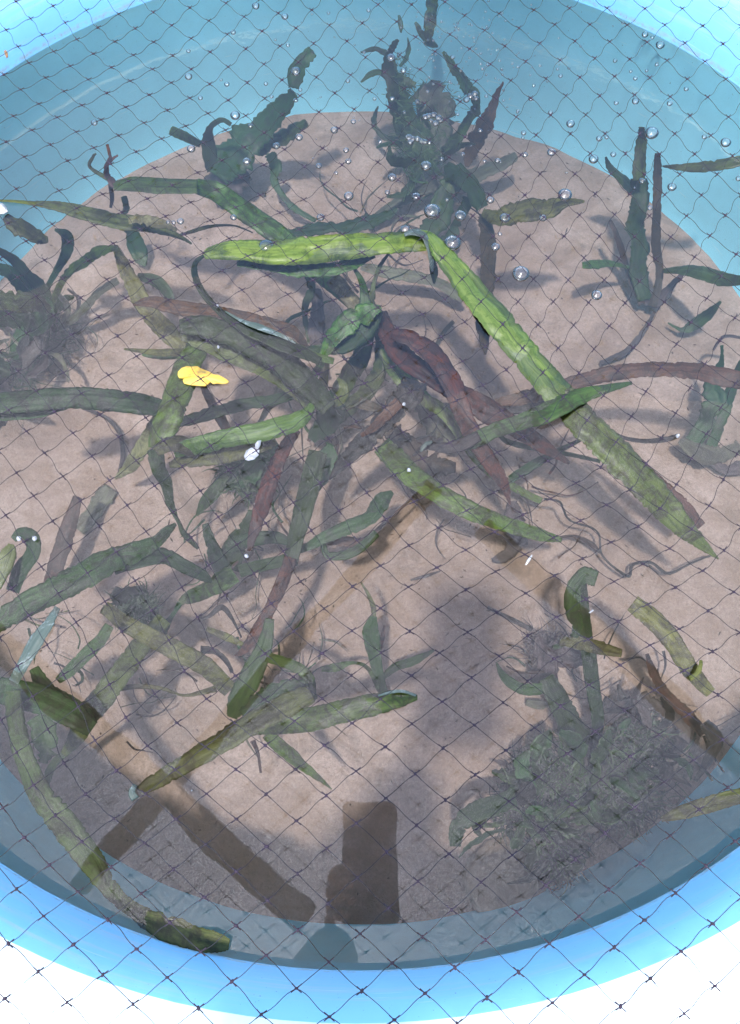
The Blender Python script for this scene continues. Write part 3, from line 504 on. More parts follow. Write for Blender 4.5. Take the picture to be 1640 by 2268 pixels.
leaf('dangling dark root stalk under the forked root at upper left', 'dark', [(275, 435, 14, 8), (280, 460, 16, 10), (276, 480, 14, 12), (295, 520, 30, 15), (310, 565, 40, 17), (322, 590, 4, 17.5)], cat='root', name='root', jag=.3)
leaf('short olive torn piece of leaf at the left wall', 'olive', [(12, 480, 18, .5), (35, 500, 36, 1), (62, 512, 34, 1.6), (92, 530, 30, 2.4), (96, 540, 14, 2.8)], jag=.35)
leaf('brownish green strap leaf dangling vertically at left of centre', 'olive', [(255, 545, 14, 5), (275, 590, 30, 6.5), (300, 640, 40, 8), (325, 685, 38, 9), (365, 730, 44, 11), (400, 765, 30, 12), (412, 790, 6, 13)], jag=.15)
leaf('dark arched green blade behind the brown left leaf', 'dark', [(305, 612, 16, 9), (345, 622, 26, 10), (372, 650, 24, 11), (385, 690, 16, 12)])
leaf('long reddish brown leaf lying left of centre with a pointed left tip', 'rust', [(295, 675, 5, 4), (335, 668, 26, 4), (390, 680, 32, 4), (460, 690, 32, 4.2), (530, 702, 30, 4.5), (600, 718, 28, 5), (650, 735, 24, 6), (680, 770, 14, 8)], jag=.14)
leaf('thin dull green sliver poking left above the yellow leaf', 'olive', [(275, 773, 4, 6), (320, 778, 12, 7), (370, 781, 18, 8), (415, 780, 20, 9)], jag=.2)
leaf('broad pale green sliver just under the thin dull one', 'green', [(315, 785, 6, 9), (345, 788, 16, 9.5), (385, 786, 18, 10), (420, 780, 14, 11)], jag=.25)
leaf('short brown leaf slanting down below the yellow leaf', 'brown', [(450, 855, 14, 8), (468, 890, 22, 9.5), (490, 930, 24, 11), (512, 965, 16, 13)], jag=.15)
leaf('faded brown strip under the thick green bundle left of centre', 'brown', [(500, 770, 20, 8), (545, 790, 26, 9), (600, 815, 30, 10), (650, 850, 26, 11), (690, 885, 20, 12)], jag=.12)

# --- green bundle
leaf('thick ridged green sheath leaf running down to the centre of the tangle', 'deep', [(398, 722, 34, 1.5), (450, 722, 48, 1.4), (520, 742, 54, 1.6), (585, 775, 60, 2.2), (640, 812, 62, 3.2), (690, 860, 52, 4.5), (730, 905, 36, 6)], jag=.11, arch=.10)
leaf('second green sheath leaf pressed below the thick ridged one', 'olive', [(405, 742, 24, 3), (470, 765, 40, 3.4), (540, 795, 42, 4), (600, 825, 36, 5), (650, 862, 30, 6.5), (700, 905, 30, 8)], jag=.12, arch=.10)
leaf('green leaf lying along the middle of the bundle left of centre', 'bright', [(560, 735, 18, 1.2), (610, 755, 30, 1.4), (660, 775, 26, 2), (700, 790, 18, 3), (740, 800, 14, 4)], jag=.12, tilt=.4)
leaf('upright thick green stalk leaf standing behind the yellow leaf', 'green', [(455, 745, 38, 5), (425, 790, 54, 3.6), (405, 840, 58, 2.6), (385, 895, 60, 2), (362, 950, 58, 2), (348, 995, 44, 2.6)], jag=.11, arch=.10)
leaf('dark ribbon leaf twisting down to a thread below the green stalk', 'dark', [(345, 995, 40, 3.2), (350, 1035, 34, 4), (368, 1070, 28, 6), (378, 1115, 20, 8), (395, 1155, 8, 10), (410, 1185, 14, 11), (440, 1215, 8, 13)], jag=.12)
leaf('wide dull green strap leaf floating in from the left edge', 'deep', [(-30, 895, 44, 1.2), (50, 888, 50, 1), (150, 880, 48, 1), (230, 884, 50, 1.2), (310, 893, 46, 1.8), (365, 905, 34, 2.6), (400, 915, 24, 3.4)], jag=.11, arch=.10)
leaf('folded darker lower edge leaf under the wide left strap', 'dark', [(-30, 920, 26, 2.4), (40, 917, 26, 2.4), (100, 910, 24, 2.4), (170, 892, 12, 2.4)], jag=.15)
leaf('glossy bright green leaf curving right to the tangle below the yellow leaf', 'bright', [(385, 1000, 30, 1.6), (440, 985, 40, 1.2), (510, 968, 42, .8), (580, 955, 44, .6), (640, 938, 42, .6), (675, 920, 32, .9), (692, 895, 14, 1.6)], jag=.10, arch=.10, tilt=-.3)
leaf('curled olive leaf end hooked over at the foot of the stalk', 'olive', [(345, 1000, 26, 1.2), (370, 985, 34, .9), (400, 982, 40, 1.1), (425, 998, 30, 1.8), (440, 1010, 14, 2.6)], jag=.12, arch=.10)
leaf('broad olive leaf hanging just below the glossy bright one', 'olive', [(375, 1030, 12, 3.4), (420, 1018, 34, 3), (490, 1005, 44, 2.8), (560, 985, 48, 2.8), (610, 970, 30, 3.4)], jag=.15)
leaf('dark green strip for the thick shadows crossing behind below the tangle at left', 'dark', [(390, 938, 22, 9), (450, 920, 28, 9), (530, 898, 28, 9), (600, 886, 26, 9.5), (660, 870, 22, 10)], jag=.12)  # strap shape added for the thick shadows behind the bundle
leaf('grey root pair hanging from the tangle left of centre', 'hazy', [(640, 830, 18, 11), (620, 870, 24, 12), (590, 910, 14, 13), (560, 960, 12, 15)], cat='root', name='root', jag=.4)

# --- upper green leaf and its curling end
leaf('long horizontal bright green leaf at the surface above the tangle', 'bright', [(452, 566, 18, .3), (480, 556, 34, .2), (530, 552, 44, 0), (600, 556, 52, 0), (680, 552, 60, 0), (760, 546, 56, 0), (840, 538, 48, 0), (900, 534, 46, 0), (946, 537, 36, .1)], jag=.10, arch=.10)
leaf('dark under leaf drooping beneath the horizontal bright leaf', 'green', [(525, 583, 14, 1.6), (570, 582, 30, 1.5), (640, 592, 36, 1.6), (710, 598, 34, 1.8), (770, 588, 28, 2), (830, 565, 12, 2)], jag=.25)
leaf('thin dark strip with a pale edge curling down to the green bundle', 'dark', [(452, 566, 8, .3), (434, 582, 12, .4), (432, 610, 16, .5), (450, 648, 16, .6), (482, 685, 16, .6), (520, 712, 20, .6), (570, 738, 30, .6), (630, 762, 32, .8), (680, 785, 26, 1.4), (710, 800, 18, 2.4)], jag=.11, tilt=.5)
leaf('pale silvery edge strip shining along the curling strip', 'sheen', [(500, 690, 4, -.1), (540, 712, 9, -.1), (580, 726, 14, -.1), (625, 744, 9, 0), (655, 760, 3, .1)], name='leaf_edge', jag=.15)
leaf('folded whitish leaf end where the two bright leaves meet', 'sheen', [(896, 520, 8, -.5), (915, 513, 14, -.7), (940, 520, 18, -.6), (952, 545, 16, -.2), (956, 575, 12, .2), (958, 600, 6, .8)], name='leaf_fold', jag=.12, tilt=.5)
leaf('very long lime green leaf sloping from the fold to the lower right', 'lime', [(930, 514, 14, -.6), (955, 528, 26, -.5), (985, 566, 44, -.2), (1030, 622, 54, 0), (1090, 692, 62, 0), (1150, 765, 64, 0), (1210, 838, 66, .2), (1250, 885, 64, .8)], jag=.10, arch=.10)
leaf('continuation of the long leaf, darker green, ending in a rotten tip at right', 'green', [(1242, 875, 64, .9), (1290, 930, 70, 1.2), (1350, 990, 76, 1.6), (1410, 1050, 76, 2), (1470, 1115, 68, 2.6), (1515, 1165, 50, 3.4), (1550, 1200, 30, 4.2), (1592, 1238, 4, 5)], jag=.14, arch=.10)
leaf('dark brown strip standing for shadow along the right side of the long leaf end', 'brown', [(1340, 955, 8, 5), (1400, 1010, 20, 5.6), (1455, 1065, 28, 6.4), (1510, 1115, 28, 7.4), (1555, 1165, 20, 8.5)], jag=.25)  # leaf strip added where the long leaf casts its shadow
leaf('small dark leaf tip pointing down beneath the fold', 'dark', [(958, 570, 10, 2), (962, 600, 20, 3), (962, 628, 4, 4)], jag=.1)
leaf('pale green deep leaf passing below the horizontal leaf', 'pale', [(735, 615, 34, 6), (765, 648, 34, 7), (795, 690, 26, 8), (800, 710, 12, 9)], jag=.14)

# --- central plant
plant('green looping plant at the centre of the tangle', (735, 905, 16), [
    ('leaf', 'green', [(780, 588, 6, 2.2), (800, 620, 14, 3), (808, 655, 22, 4), (812, 700, 36, 5), (800, 740, 30, 7)], {'jag': .1}),
    ('leaf', 'green', [(866, 556, 5, 2), (842, 590, 10, 2.6), (828, 630, 10, 3.4), (824, 670, 18, 4.5), (818, 710, 26, 5.5)]),
    ('leaf', 'green', [(845, 682, 14, 1.6), (815, 692, 46, 1.8), (775, 712, 52, 2.4), (735, 752, 36, 3.4), (715, 795, 24, 4.8), (690, 845, 14, 7)], {'jag': .22}),
    ('leaf', 'dark', [(845, 690, 10, 2.6), (815, 725, 40, 3), (770, 765, 30, 4), (700, 775, 22, 5), (650, 780, 14, 6)], {'jag': .2}),
    ('leaf', 'green', [(820, 725, 28, 7), (800, 790, 42, 9), (768, 840, 44, 12), (740, 900, 40, 15)]),
    ('leaf', 'olive', [(838, 712, 26, 6), (848, 760, 34, 8), (842, 820, 36, 10), (810, 870, 36, 12.5), (770, 905, 38, 15), (735, 940, 20, 16.5)]),
    ('leaf', 'dark', [(720, 870, 30, 9), (735, 910, 60, 11), (715, 945, 50, 13), (690, 975, 20, 15)], {'jag': .3}),
    ('stem', 'olive', [(722, 800, 18, 8), (716, 850, 22, 10), (712, 910, 24, 13), (715, 950, 20, 16)]),
    ('leaf', 'purple', [(700, 640, 24, 14), (705, 700, 34, 15), (700, 760, 28, 16), (720, 830, 22, 16.5)], {'jag': .35}),
    ('root', 'dark', [(680, 600, 18, 12), (690, 640, 20, 13.5), (675, 690, 14, 15), (690, 760, 18, 16)], {'jag': .3})])
leaf('oval fresh green scrap tucked in the tangle centre', 'bright', [(748, 838, 6, 6), (762, 858, 22, 6), (752, 885, 26, 7), (735, 900, 6, 8)], name='leaf_scrap')
leaf('thin brown leaf tip poking out right of the tangle', 'brown', [(795, 892, 26, 10), (840, 905, 18, 10.5), (870, 913, 4, 11)])

# threadlike roots wound through the tangle, parts of the plants they grow from
def threads(seed, n, X0, X1, Y0, Y1, d0, d1, kinds, w0=2.5, w1=8):
    rnd = random.Random(seed); out = []
    for _ in range(n):
        x, y = rnd.uniform(X0, X1), rnd.uniform(Y0, Y1); th = rnd.uniform(0, 6.283); dep = rnd.uniform(d0, d1); wd = rnd.uniform(w0, w1); P = []
        m = rnd.randint(4, 6); tn = rnd.uniform(-.5, .5)
        for k in range(m):
            P.append((x, y, wd * (1 - .8 * (k / (m - 1)) ** 2), min(17.8, dep + k * .5))); L = rnd.uniform(16, 38)
            x += L * math.cos(th); y += L * math.sin(th); th += tn + rnd.uniform(-.4, .4)
        out.append(('root', rnd.choice(kinds), P, {'jag': .3}))
    return out
plant('nest of thin dark roots threading through the centre of the tangle', (760, 950, 16.5), threads(21, 34, 620, 900, 640, 1060, 8, 16.5, ['black', 'dark', 'brown', 'hazy', 'rust'], 2.5, 10), cat='root mass', name='root_mass')
plant('loose thin roots scattered under the dark lower knot', (560, 1540, 17), threads(22, 20, 420, 720, 1380, 1640, 12, 17, ['black', 'dark', 'brown', 'hazy']), cat='root mass', name='root_mass')
plant('fine brown roots trailing below the crossing reddish leaves', (1130, 1100, 16.5), threads(23, 14, 950, 1260, 980, 1250, 12, 17, ['brown', 'purple', 'rust'], 2, 6), cat='root mass', name='root_mass')
plant('fine purple roots under the thick leaf bundle at left', (560, 1180, 17), threads(24, 16, 380, 640, 1000, 1260, 12, 17, ['purple', 'dark', 'brown'], 2, 7), cat='root mass', name='root_mass')
plant('stray dark rootlets behind the forked plant near the bubbles', (860, 470, 16.5), threads(25, 14, 700, 1120, 400, 560, 12, 16.5, ['dark', 'purple', 'hazy'], 2, 7), cat='root mass', name='root_mass')
plant('dark rootlets lying at the foot of the lower right plant', (1330, 1560, 17), threads(26, 16, 1150, 1560, 1430, 1680, 13, 17.5, ['purple', 'dark', 'black'], 2, 7), cat='root mass', name='root_mass')
plant('grey rootlets lying among the leaves at the lower left', (180, 1500, 17), threads(27, 14, 60, 380, 1300, 1680, 12, 17.5, ['purple', 'dark', 'olive'], 2, 7), cat='root mass', name='root_mass')

# --- red-brown leaves right of centre
leaf('green blade passing under the brown crossing leaves', 'green', [(850, 770, 34, 8), (885, 825, 44, 8.6), (935, 880, 34, 9.2), (980, 910, 28, 10), (1015, 955, 24, 11), (1050, 1010, 20, 12), (1100, 1055, 24, 13), (1150, 1085, 18, 14.2), (1200, 1110, 16, 15)], jag=.12)
leaf('rotten dark maroon leaf with a torn top, the lower of the crossing reddish pair', 'rust', [(848, 690, 20, 4.4), (860, 740, 42, 4), (895, 790, 46, 3.8), (950, 828, 44, 3.8), (1010, 868, 44, 4), (1075, 905, 54, 4.6), (1140, 945, 44, 5.6), (1200, 985, 34, 7), (1262, 1026, 8, 8.6)], jag=.1)
leaf('dark reddish leaf crossing over its twin to a point at lower right of centre', 'rust', [(868, 738, 26, 2), (915, 752, 38, 1.6), (965, 790, 46, 1.4), (1000, 845, 46, 1.4), (1022, 905, 44, 1.8), (1052, 970, 40, 2.8), (1090, 1030, 36, 4.4), (1118, 1075, 24, 6), (1130, 1118, 4, 7.5)], jag=.13)
leaf('dark stump shaped decaying leaf base right of the tangle', 'black', [(918, 842, 62, 1.4), (905, 875, 60, 1.2), (875, 905, 56, 1.8), (840, 945, 46, 2.8), (800, 985, 44, 4), (760, 1025, 28, 5.6), (730, 1062, 6, 7)], jag=.3)
leaf('reddish core strip inside the decaying leaf base', 'rust', [(885, 890, 26, .3), (860, 915, 26, .8), (830, 945, 18, 1.8), (800, 965, 8, 2.8)], name='leaf_scrap', jag=.25)
leaf('long arching brown leaf entering from the right edge', 'brown', [(1680, 850, 40, 3), (1600, 834, 44, 3), (1520, 820, 38, 3), (1440, 818, 32, 3.2), (1360, 826, 34, 3.4), (1290, 842, 32, 3.8), (1230, 862, 34, 4.4), (1160, 882, 34, 5.4), (1090, 892, 12, 6.6)], jag=.13)
leaf('dark blackish strip branching left from the arching brown leaf', 'black', [(1260, 880, 12, 5), (1200, 885, 22, 5.4), (1150, 905, 26, 6), (1105, 900, 14, 6.8), (1080, 912, 10, 7.4)], jag=.2)
leaf('grey green leaf turning black to its left tip, crossing over the long lime leaf', 'deep', [(1400, 848, 8, .8), (1340, 862, 22, .2), (1275, 882, 38, -.3), (1215, 912, 44, -.3), (1160, 932, 36, .3), (1100, 952, 34, 1.4), (1050, 975, 34, 2.4), (1000, 990, 26, 3.4)], jag=.14)
leaf('jet black leaf tip with a white nick left of the grey green leaf', 'black', [(1062, 965, 24, 1.8), (1020, 985, 30, 1.6), (980, 992, 24, 1.4), (945, 988, 16, 1.6), (915, 1010, 5, 2.6)], jag=.12)
leaf('small white nick on the black leaf tip', 'sheen', [(932, 1000, 7, .7), (942, 986, 11, .4), (958, 978, 5, .7)], name='leaf_edge', jag=.3)
leaf('curved thin black stalk ending in a pale dot at right', 'black', [(1355, 955, 4, 4), (1385, 970, 8, 5), (1430, 977, 10, 5.4), (1480, 972, 12, 5.2), (1502, 965, 10, 5)], name='stalk', cat='stalk', jag=.11)
leaf('thin dark green runner crossing under the long leaf', 'dark', [(1100, 958, 6, 9), (1130, 980, 14, 9.5), (1200, 996, 12, 10), (1270, 1008, 10, 10.5), (1330, 1022, 8, 11)], name='stalk', cat='stalk', jag=.12)
leaf('slim green blade fanning up right beside the runner', 'dark', [(1130, 1062, 18, 13), (1180, 1030, 22, 12), (1220, 1008, 16, 11), (1290, 972, 8, 10)], jag=.1)
leaf('shadowy grey blade below the black leaf tip', 'hazy', [(930, 890, 40, 13), (975, 930, 70, 14), (1000, 960, 50, 15), (1000, 1000, 30, 16)], jag=.5)

# --- olive diagonal under the centre
leaf('broad olive green leaf slanting through the centre of the photo to the right', 'green', [(845, 985, 44, 6), (880, 1020, 54, 5), (920, 1058, 50, 4), (970, 1092, 46, 3.4), (1030, 1125, 44, 3.2), (1090, 1150, 38, 4), (1150, 1170, 34, 6), (1200, 1185, 28, 8), (1245, 1196, 10, 10)], jag=.12)
leaf('brown mottled leaf patch behind the broad slanting olive leaf', 'brown', [(870, 950, 40, 11), (905, 1000, 60, 12), (960, 1030, 50, 13), (1010, 1035, 20, 14)], jag=.35)
leaf('hairy dark patch of roots where the slanting olive leaf fades', 'purple', [(1135, 1110, 22, 13), (1140, 1160, 54, 14.5), (1145, 1200, 40, 16), (1120, 1230, 26, 17), (1090, 1240, 12, 17.5)], name='root_clump', cat='root', jag=.5)
leaf('dark vertical leaf turning brown toward the lower tangle', 'dark', [(705, 1000, 44, 7), (690, 1060, 46, 6.6), (672, 1130, 44, 6), (655, 1195, 36, 6), (642, 1250, 34, 6.2)], jag=.1)
leaf('slim reddish brown leaf stretching down to the lower knot', 'rust', [(645, 1235, 30, 5), (625, 1290, 30, 5), (600, 1345, 28, 6), (570, 1400, 30, 7), (540, 1440, 18, 8), (520, 1452, 5, 9)], jag=.12)
leaf('brownish pink leaf sloping from the tangle down to mid left', 'rust', [(655, 950, 24, 5), (620, 1015, 32, 4.4), (595, 1075, 36, 4), (578, 1130, 36, 4), (562, 1180, 24, 4.4), (552, 1222, 10, 5)], jag=.14)
leaf('dark frayed tuft beneath the broad olive leaf at left', 'dark', [(610, 975, 40, 8), (560, 1020, 80, 9), (520, 1055, 60, 10), (490, 1075, 26, 11)], jag=.5)
leaf('dark green tapered blade hanging left of the brownish pink leaf', 'dark', [(500, 1050, 20, 9), (480, 1082, 30, 9.6), (455, 1112, 26, 10.4), (436, 1142, 6, 11.4)], jag=.1)
leaf('dark wide blade fanning down from the tangle to the vertical leaf', 'dark', [(735, 985, 30, 9), (715, 1030, 56, 9.4), (690, 1090, 34, 9.8), (680, 1130, 12, 10.4)], jag=.35)

# --- mid/lower left
plant('dark green plant with outspread blades left of the lower centre', (500, 1270, 15), [
    ('leaf', 'dark', [(455, 1160, 14, 9), (465, 1195, 26, 10), (478, 1230, 34, 12), (500, 1270, 46, 14)], {'jag': .2}),
    ('leaf', 'dark', [(556, 1130, 10, 9), (545, 1165, 30, 10), (520, 1210, 46, 12), (505, 1260, 56, 14)], {'jag': .2}),
    ('leaf', 'dark', [(500, 1215, 30, 11), (555, 1195, 32, 10), (610, 1190, 28, 9.4), (650, 1205, 16, 9)], {'jag': .1}),
    ('leaf', 'dark', [(530, 1265, 30, 12), (580, 1252, 28, 10), (630, 1240, 26, 8.6), (660, 1225, 12, 8)], {'jag': .1}),
    ('leaf', 'green', [(520, 1270, 44, 12), (480, 1295, 44, 11), (440, 1315, 34, 10), (415, 1325, 30, 9), (400, 1335, 14, 9)], {'jag': .2}),
    ('root', 'dark', [(400, 1335, 14, 9), (380, 1365, 10, 11), (360, 1395, 24, 13), (345, 1415, 12, 14)], {'jag': .2})])
leaf('long dark green blade trailing right from the outspread plant', 'dark', [(640, 1222, 18, 8.4), (680, 1212, 18, 8), (720, 1190, 28, 7.4), (770, 1168, 34, 7), (820, 1145, 34, 7), (845, 1110, 40, 8), (870, 1090, 10, 9)], jag=.15)
leaf('small looped green leaf under the trailing blade', 'dark', [(715, 1200, 12, 8), (725, 1228, 16, 8.6), (760, 1230, 22, 8.6), (800, 1212, 22, 8.6), (835, 1180, 18, 9)], jag=.12)
leaf('short brown blade beside the looped green leaf', 'brown', [(715, 1200, 12, 11), (765, 1198, 24, 11), (810, 1200, 16, 11), (850, 1160, 8, 12), (925, 1092, 6, 13)], jag=.2)
leaf('large dark green leaf sweeping up right from the left edge', 'deep', [(-30, 1392, 40, .8), (40, 1350, 54, .6), (110, 1312, 56, .5), (180, 1275, 58, .6), (245, 1242, 58, 1), (300, 1222, 46, 1.6), (345, 1200, 30, 2.4), (372, 1175, 22, 3.4), (390, 1160, 8, 4.4)], jag=.12, arch=.10)
leaf('dark arching blade branching right from the large sweeping leaf', 'dark', [(250, 1255, 40, 2.6), (310, 1235, 44, 2.6), (365, 1232, 36, 3), (405, 1252, 32, 3.8), (450, 1275, 26, 5), (470, 1290, 6, 6)], jag=.12)
leaf('hooked dark leaf crown with white dots at the left edge', 'dark', [(28, 1310, 30, 4), (45, 1265, 34, 2.6), (72, 1225, 34, 1.6), (72, 1192, 34, 1), (48, 1180, 26, .8), (30, 1195, 16, 1)], jag=.12)
leaf('yellow green blade at the left edge below the hooked crown', 'lime', [(-25, 1310, 40, 1.6), (5, 1260, 40, 1.2), (20, 1225, 36, 1), (25, 1205, 14, 1)], jag=.12)
leaf('grey blotchy leaf fragments under the large sweeping leaf', 'hazy', [(250, 1310, 30, 12), (290, 1330, 60, 13), (325, 1350, 40, 14), (340, 1375, 10, 15)], name='leaf_scrap', jag=.6)
leaf('dark green short blade with a blunt end at lower left', 'dark', [(243, 1385, 22, 4), (222, 1418, 28, 4.4), (190, 1450, 30, 4.8), (155, 1485, 28, 5.4), (128, 1508, 16, 6)], jag=.14)
leaf('little curled dark thread beside the blunt dark blade', 'dark', [(160, 1480, 10, 7), (180, 1490, 8, 7.4), (182, 1508, 7, 8), (168, 1518, 5, 8.6)], name='stalk', cat='stalk')
leaf('olive leaf under the surface slanting to the lower knot', 'olive', [(230, 1345, 30, 7), (280, 1382, 38, 7), (340, 1415, 42, 7), (400, 1445, 44, 7), (460, 1480, 44, 8), (510, 1530, 34, 10)], jag=.1)
leaf('olive green leaf crossing the other at lower left', 'olive', [(365, 1370, 34, 9), (320, 1420, 44, 8), (275, 1480, 50, 7), (230, 1540, 54, 6), (190, 1590, 52, 6), (165, 1640, 36, 7), (140, 1670, 14, 8)], jag=.12)
leaf('dark wavy squiggle of root left of the lower knot', 'black', [(447, 1372, 8, 8), (468, 1362, 10, 8), (492, 1345, 14, 8), (515, 1372, 8, 9), (535, 1412, 4, 11)], cat='root', name='root', jag=.2)
leaf('small olive bar below the dark squiggle', 'olive', [(458, 1392, 10, 10), (500, 1410, 18, 10.4), (540, 1428, 10, 11)])
leaf('second dark squiggle just above the lower knot', 'black', [(445, 1440, 20, 9), (475, 1442, 14, 8.6), (500, 1462, 12, 9), (515, 1490, 8, 10)], cat='root', name='root', jag=.3)
leaf('narrow runner stalk bending over between the olive leaves', 'olive', [(250, 1530, 12, 9), (300, 1520, 12, 8.6), (360, 1525, 9, 9), (410, 1540, 7, 10), (480, 1525, 16, 11)], name='stalk', cat='stalk', jag=.15)
leaf('thick dark green leaf lying along the left wall of the tub', 'deep', [(-20, 1525, 60, 4), (55, 1540, 66, 3), (115, 1560, 64, 2.6), (170, 1590, 56, 2.6), (205, 1615, 40, 3.4)], jag=.1)
leaf('black green bar at lower left where a clear reflection band crosses', 'dark', [(75, 1480, 24, 6), (105, 1530, 40, 5), (150, 1560, 44, 4), (185, 1585, 44, 4), (200, 1610, 20, 4.6)], jag=.14)
leaf('silvery sheened leaf standing at the left below the sweeping leaf', 'sheen', [(128, 1345, 14, .2), (105, 1385, 24, -.1), (80, 1420, 32, -.2), (55, 1465, 28, -.1), (30, 1510, 24, .4)], jag=.15)
leaf('very long leaf following the left wall down to a folded olive end at the bottom', 'deep', [(28, 1530, 34, 2), (35, 1600, 42, 1.2), (55, 1680, 46, .8), (90, 1760, 56, .6), (145, 1830, 64, .4), (200, 1905, 60, .4), (240, 1965, 44, .4), (280, 2005, 36, .3), (325, 2035, 46, .2)], jag=.11, arch=.10)
leaf('folded olive leaf end leaning on the waterline at the bottom left', 'olive', [(318, 2035, 44, .2), (370, 2055, 60, -.1), (430, 2080, 58, -.3), (480, 2088, 46, -.4), (508, 2092, 26, -.4)], jag=.14)
leaf('slim curved dark root drooping at lower left', 'dark', [(185, 1600, 10, 9), (165, 1650, 14, 10), (120, 1690, 18, 11), (105, 1730, 16, 12), (108, 1770, 6, 13)], cat='root', name='root', jag=.2)
leaf('dull teal fragments of leaf under the left wall leaf', 'dark', [(75, 1590, 40, 12), (105, 1640, 60, 13), (95, 1690, 20, 14)], name='leaf_scrap', jag=.5)

# --- lower knot
leaf('dark blade standing up to the lower knot from the brown leaf', 'dark', [(598, 1370, 22, 6), (586, 1430, 36, 6.4), (560, 1490, 50, 7.4), (530, 1550, 50, 9), (515, 1590, 26, 11)], jag=.12)
leaf('curved green leaf arching over the lower knot', 'green', [(590, 1455, 24, 5), (640, 1470, 24, 4), (675, 1490, 26, 4), (692, 1520, 18, 5), (688, 1548, 8, 6.4)], jag=.15)
leaf('dark torn mass of leaf in the middle of the lower knot', 'dark', [(540, 1590, 40, 8), (590, 1560, 70, 7), (640, 1540, 70, 6), (680, 1530, 40, 6), (700, 1550, 14, 7)], jag=.4)
leaf('long olive leaf running from the puckered stub to the lower knot', 'olive', [(308, 1752, 24, .4), (345, 1730, 36, .3), (400, 1698, 42, .3), (460, 1662, 46, .4), (520, 1625, 50, .5), (580, 1590, 54, .6), (640, 1560, 52, .8), (690, 1535, 40, 1.2)], jag=.12, arch=.10)
leaf('bright green leaf with a white rim pointing right from the lower knot', 'green', [(560, 1612, 30, 2.2), (620, 1602, 50, 1.4), (690, 1592, 54, .8), (760, 1575, 52, .5), (830, 1560, 50, .2), (890, 1546, 38, 0), (925, 1545, 12, 0)], jag=.11, arch=.10)
leaf('white torn rim on the tip of the bright lower leaf', 'sheen', [(838, 1541, 4, -.5), (862, 1534, 7, -.6), (890, 1531, 7, -.6), (922, 1540, 6, -.5)], name='leaf_edge', jag=.2)
leaf('thin green blade trailing down right below the lower knot', 'green', [(590, 1625, 26, 6), (630, 1660, 34, 7), (670, 1695, 24, 9), (705, 1722, 14, 10), (735, 1748, 3, 11)], jag=.14)
leaf('brown root dropping below the lower knot', 'brown', [(560, 1640, 14, 9), (572, 1670, 8, 11), (578, 1712, 6, 13)], cat='root', name='root')
leaf('whitish stub end of the olive leaf puckering the surface', 'sheen', [(300, 1770, 20, -.2), (292, 1755, 16, -.3), (300, 1738, 10, -.3)], name='leaf_stub', jag=.3)
plant('small upright dark plant with two thin side shoots at the lower centre', (860, 1560, 17), [
    ('leaf', 'olive', [(800, 1290, 4, 9), (815, 1315, 8, 9), (828, 1345, 12, 9), (828, 1372, 10, 9.4)]),
    ('leaf', 'dark', [(828, 1365, 16, 9), (822, 1400, 38, 10), (830, 1450, 30, 12), (840, 1500, 24, 14.5), (855, 1555, 20, 17)], {'jag': .12}),
    ('leaf', 'green', [(712, 1482, 12, 12), (745, 1478, 20, 12), (780, 1468, 8, 12.6), (815, 1480, 10, 14), (840, 1530, 10, 16)], {'jag': .2}),
    ('leaf', 'dark', [(962, 1440, 6, 11), (920, 1462, 20, 12), (875, 1478, 20, 13.4), (850, 1500, 12, 15)], {'jag': .12}),
    ('leaf', 'rust', [(852, 1385, 4, 14), (848, 1410, 10, 15), (842, 1440, 6, 16)])])

# --- right lower plant and algae clump
plant('dark green plant with a bent over top near the lower right', (1290, 1660, 17), [
    ('leaf', 'dark', [(1322, 1282, 36, .3), (1295, 1276, 38, .2), (1272, 1300, 34, .6), (1268, 1350, 34, 1.4), (1280, 1390, 24, 2.4), (1262, 1420, 12, 4), (1225, 1435, 12, 6)], {'jag': .22}),
    ('leaf', 'dark', [(1292, 1290, 16, 2), (1295, 1350, 24, 3.6), (1298, 1400, 30, 5), (1306, 1460, 34, 7), (1315, 1530, 32, 10), (1325, 1600, 28, 13), (1310, 1660, 24, 16)], {'jag': .08}),
    ('leaf', 'olive', [(1240, 1420, 20, 4), (1290, 1425, 30, 3), (1340, 1438, 28, 2), (1378, 1446, 18, 1.6)], {'jag': .2}),
    ('leaf', 'dark', [(1100, 1468, 4, 8), (1118, 1500, 20, 8.4), (1155, 1525, 26, 9), (1200, 1525, 26, 10), (1225, 1510, 14, 11)], {'jag': .12}),
    ('leaf', 'dark', [(1210, 1500, 36, 10), (1240, 1555, 50, 11), (1270, 1615, 56, 13), (1310, 1670, 60, 15)], {'jag': .2}),
    ('root', 'purple', [(1190, 1410, 14, 11), (1205, 1440, 54, 12), (1250, 1450, 70, 13), (1320, 1445, 36, 14)], {'jag': .6}),
    ('root', 'purple', [(1212, 1445, 40, 12), (1215, 1490, 70, 13), (1215, 1530, 50, 15)], {'jag': .6}),
    ('root', 'brown', [(1122, 1475, 4, 9), (1155, 1490, 6, 9.6), (1205, 1488, 6, 10.4)])])
leaf('flat olive leaf with square end floating at lower right', 'olive', [(1402, 1335, 40, .6), (1440, 1365, 44, .3), (1480, 1405, 44, .2), (1510, 1450, 42, .4), (1535, 1490, 38, .8), (1575, 1535, 26, 2)], jag=.11, arch=.10)
leaf('little lime green sprout curled against the olive leaf at lower right', 'lime', [(1553, 1462, 7, -.4), (1550, 1482, 11, -.6), (1540, 1496, 10, -.6), (1528, 1503, 14, -.4)], name='sprout', cat='sprout', jag=.2)
leaf('olive leaf reaching in from the right wall near the bottom', 'olive', [(1680, 1755, 34, .2), (1620, 1768, 36, .2), (1560, 1785, 38, .3), (1510, 1800, 32, .6), (1465, 1815, 12, 1.4)], jag=.1)
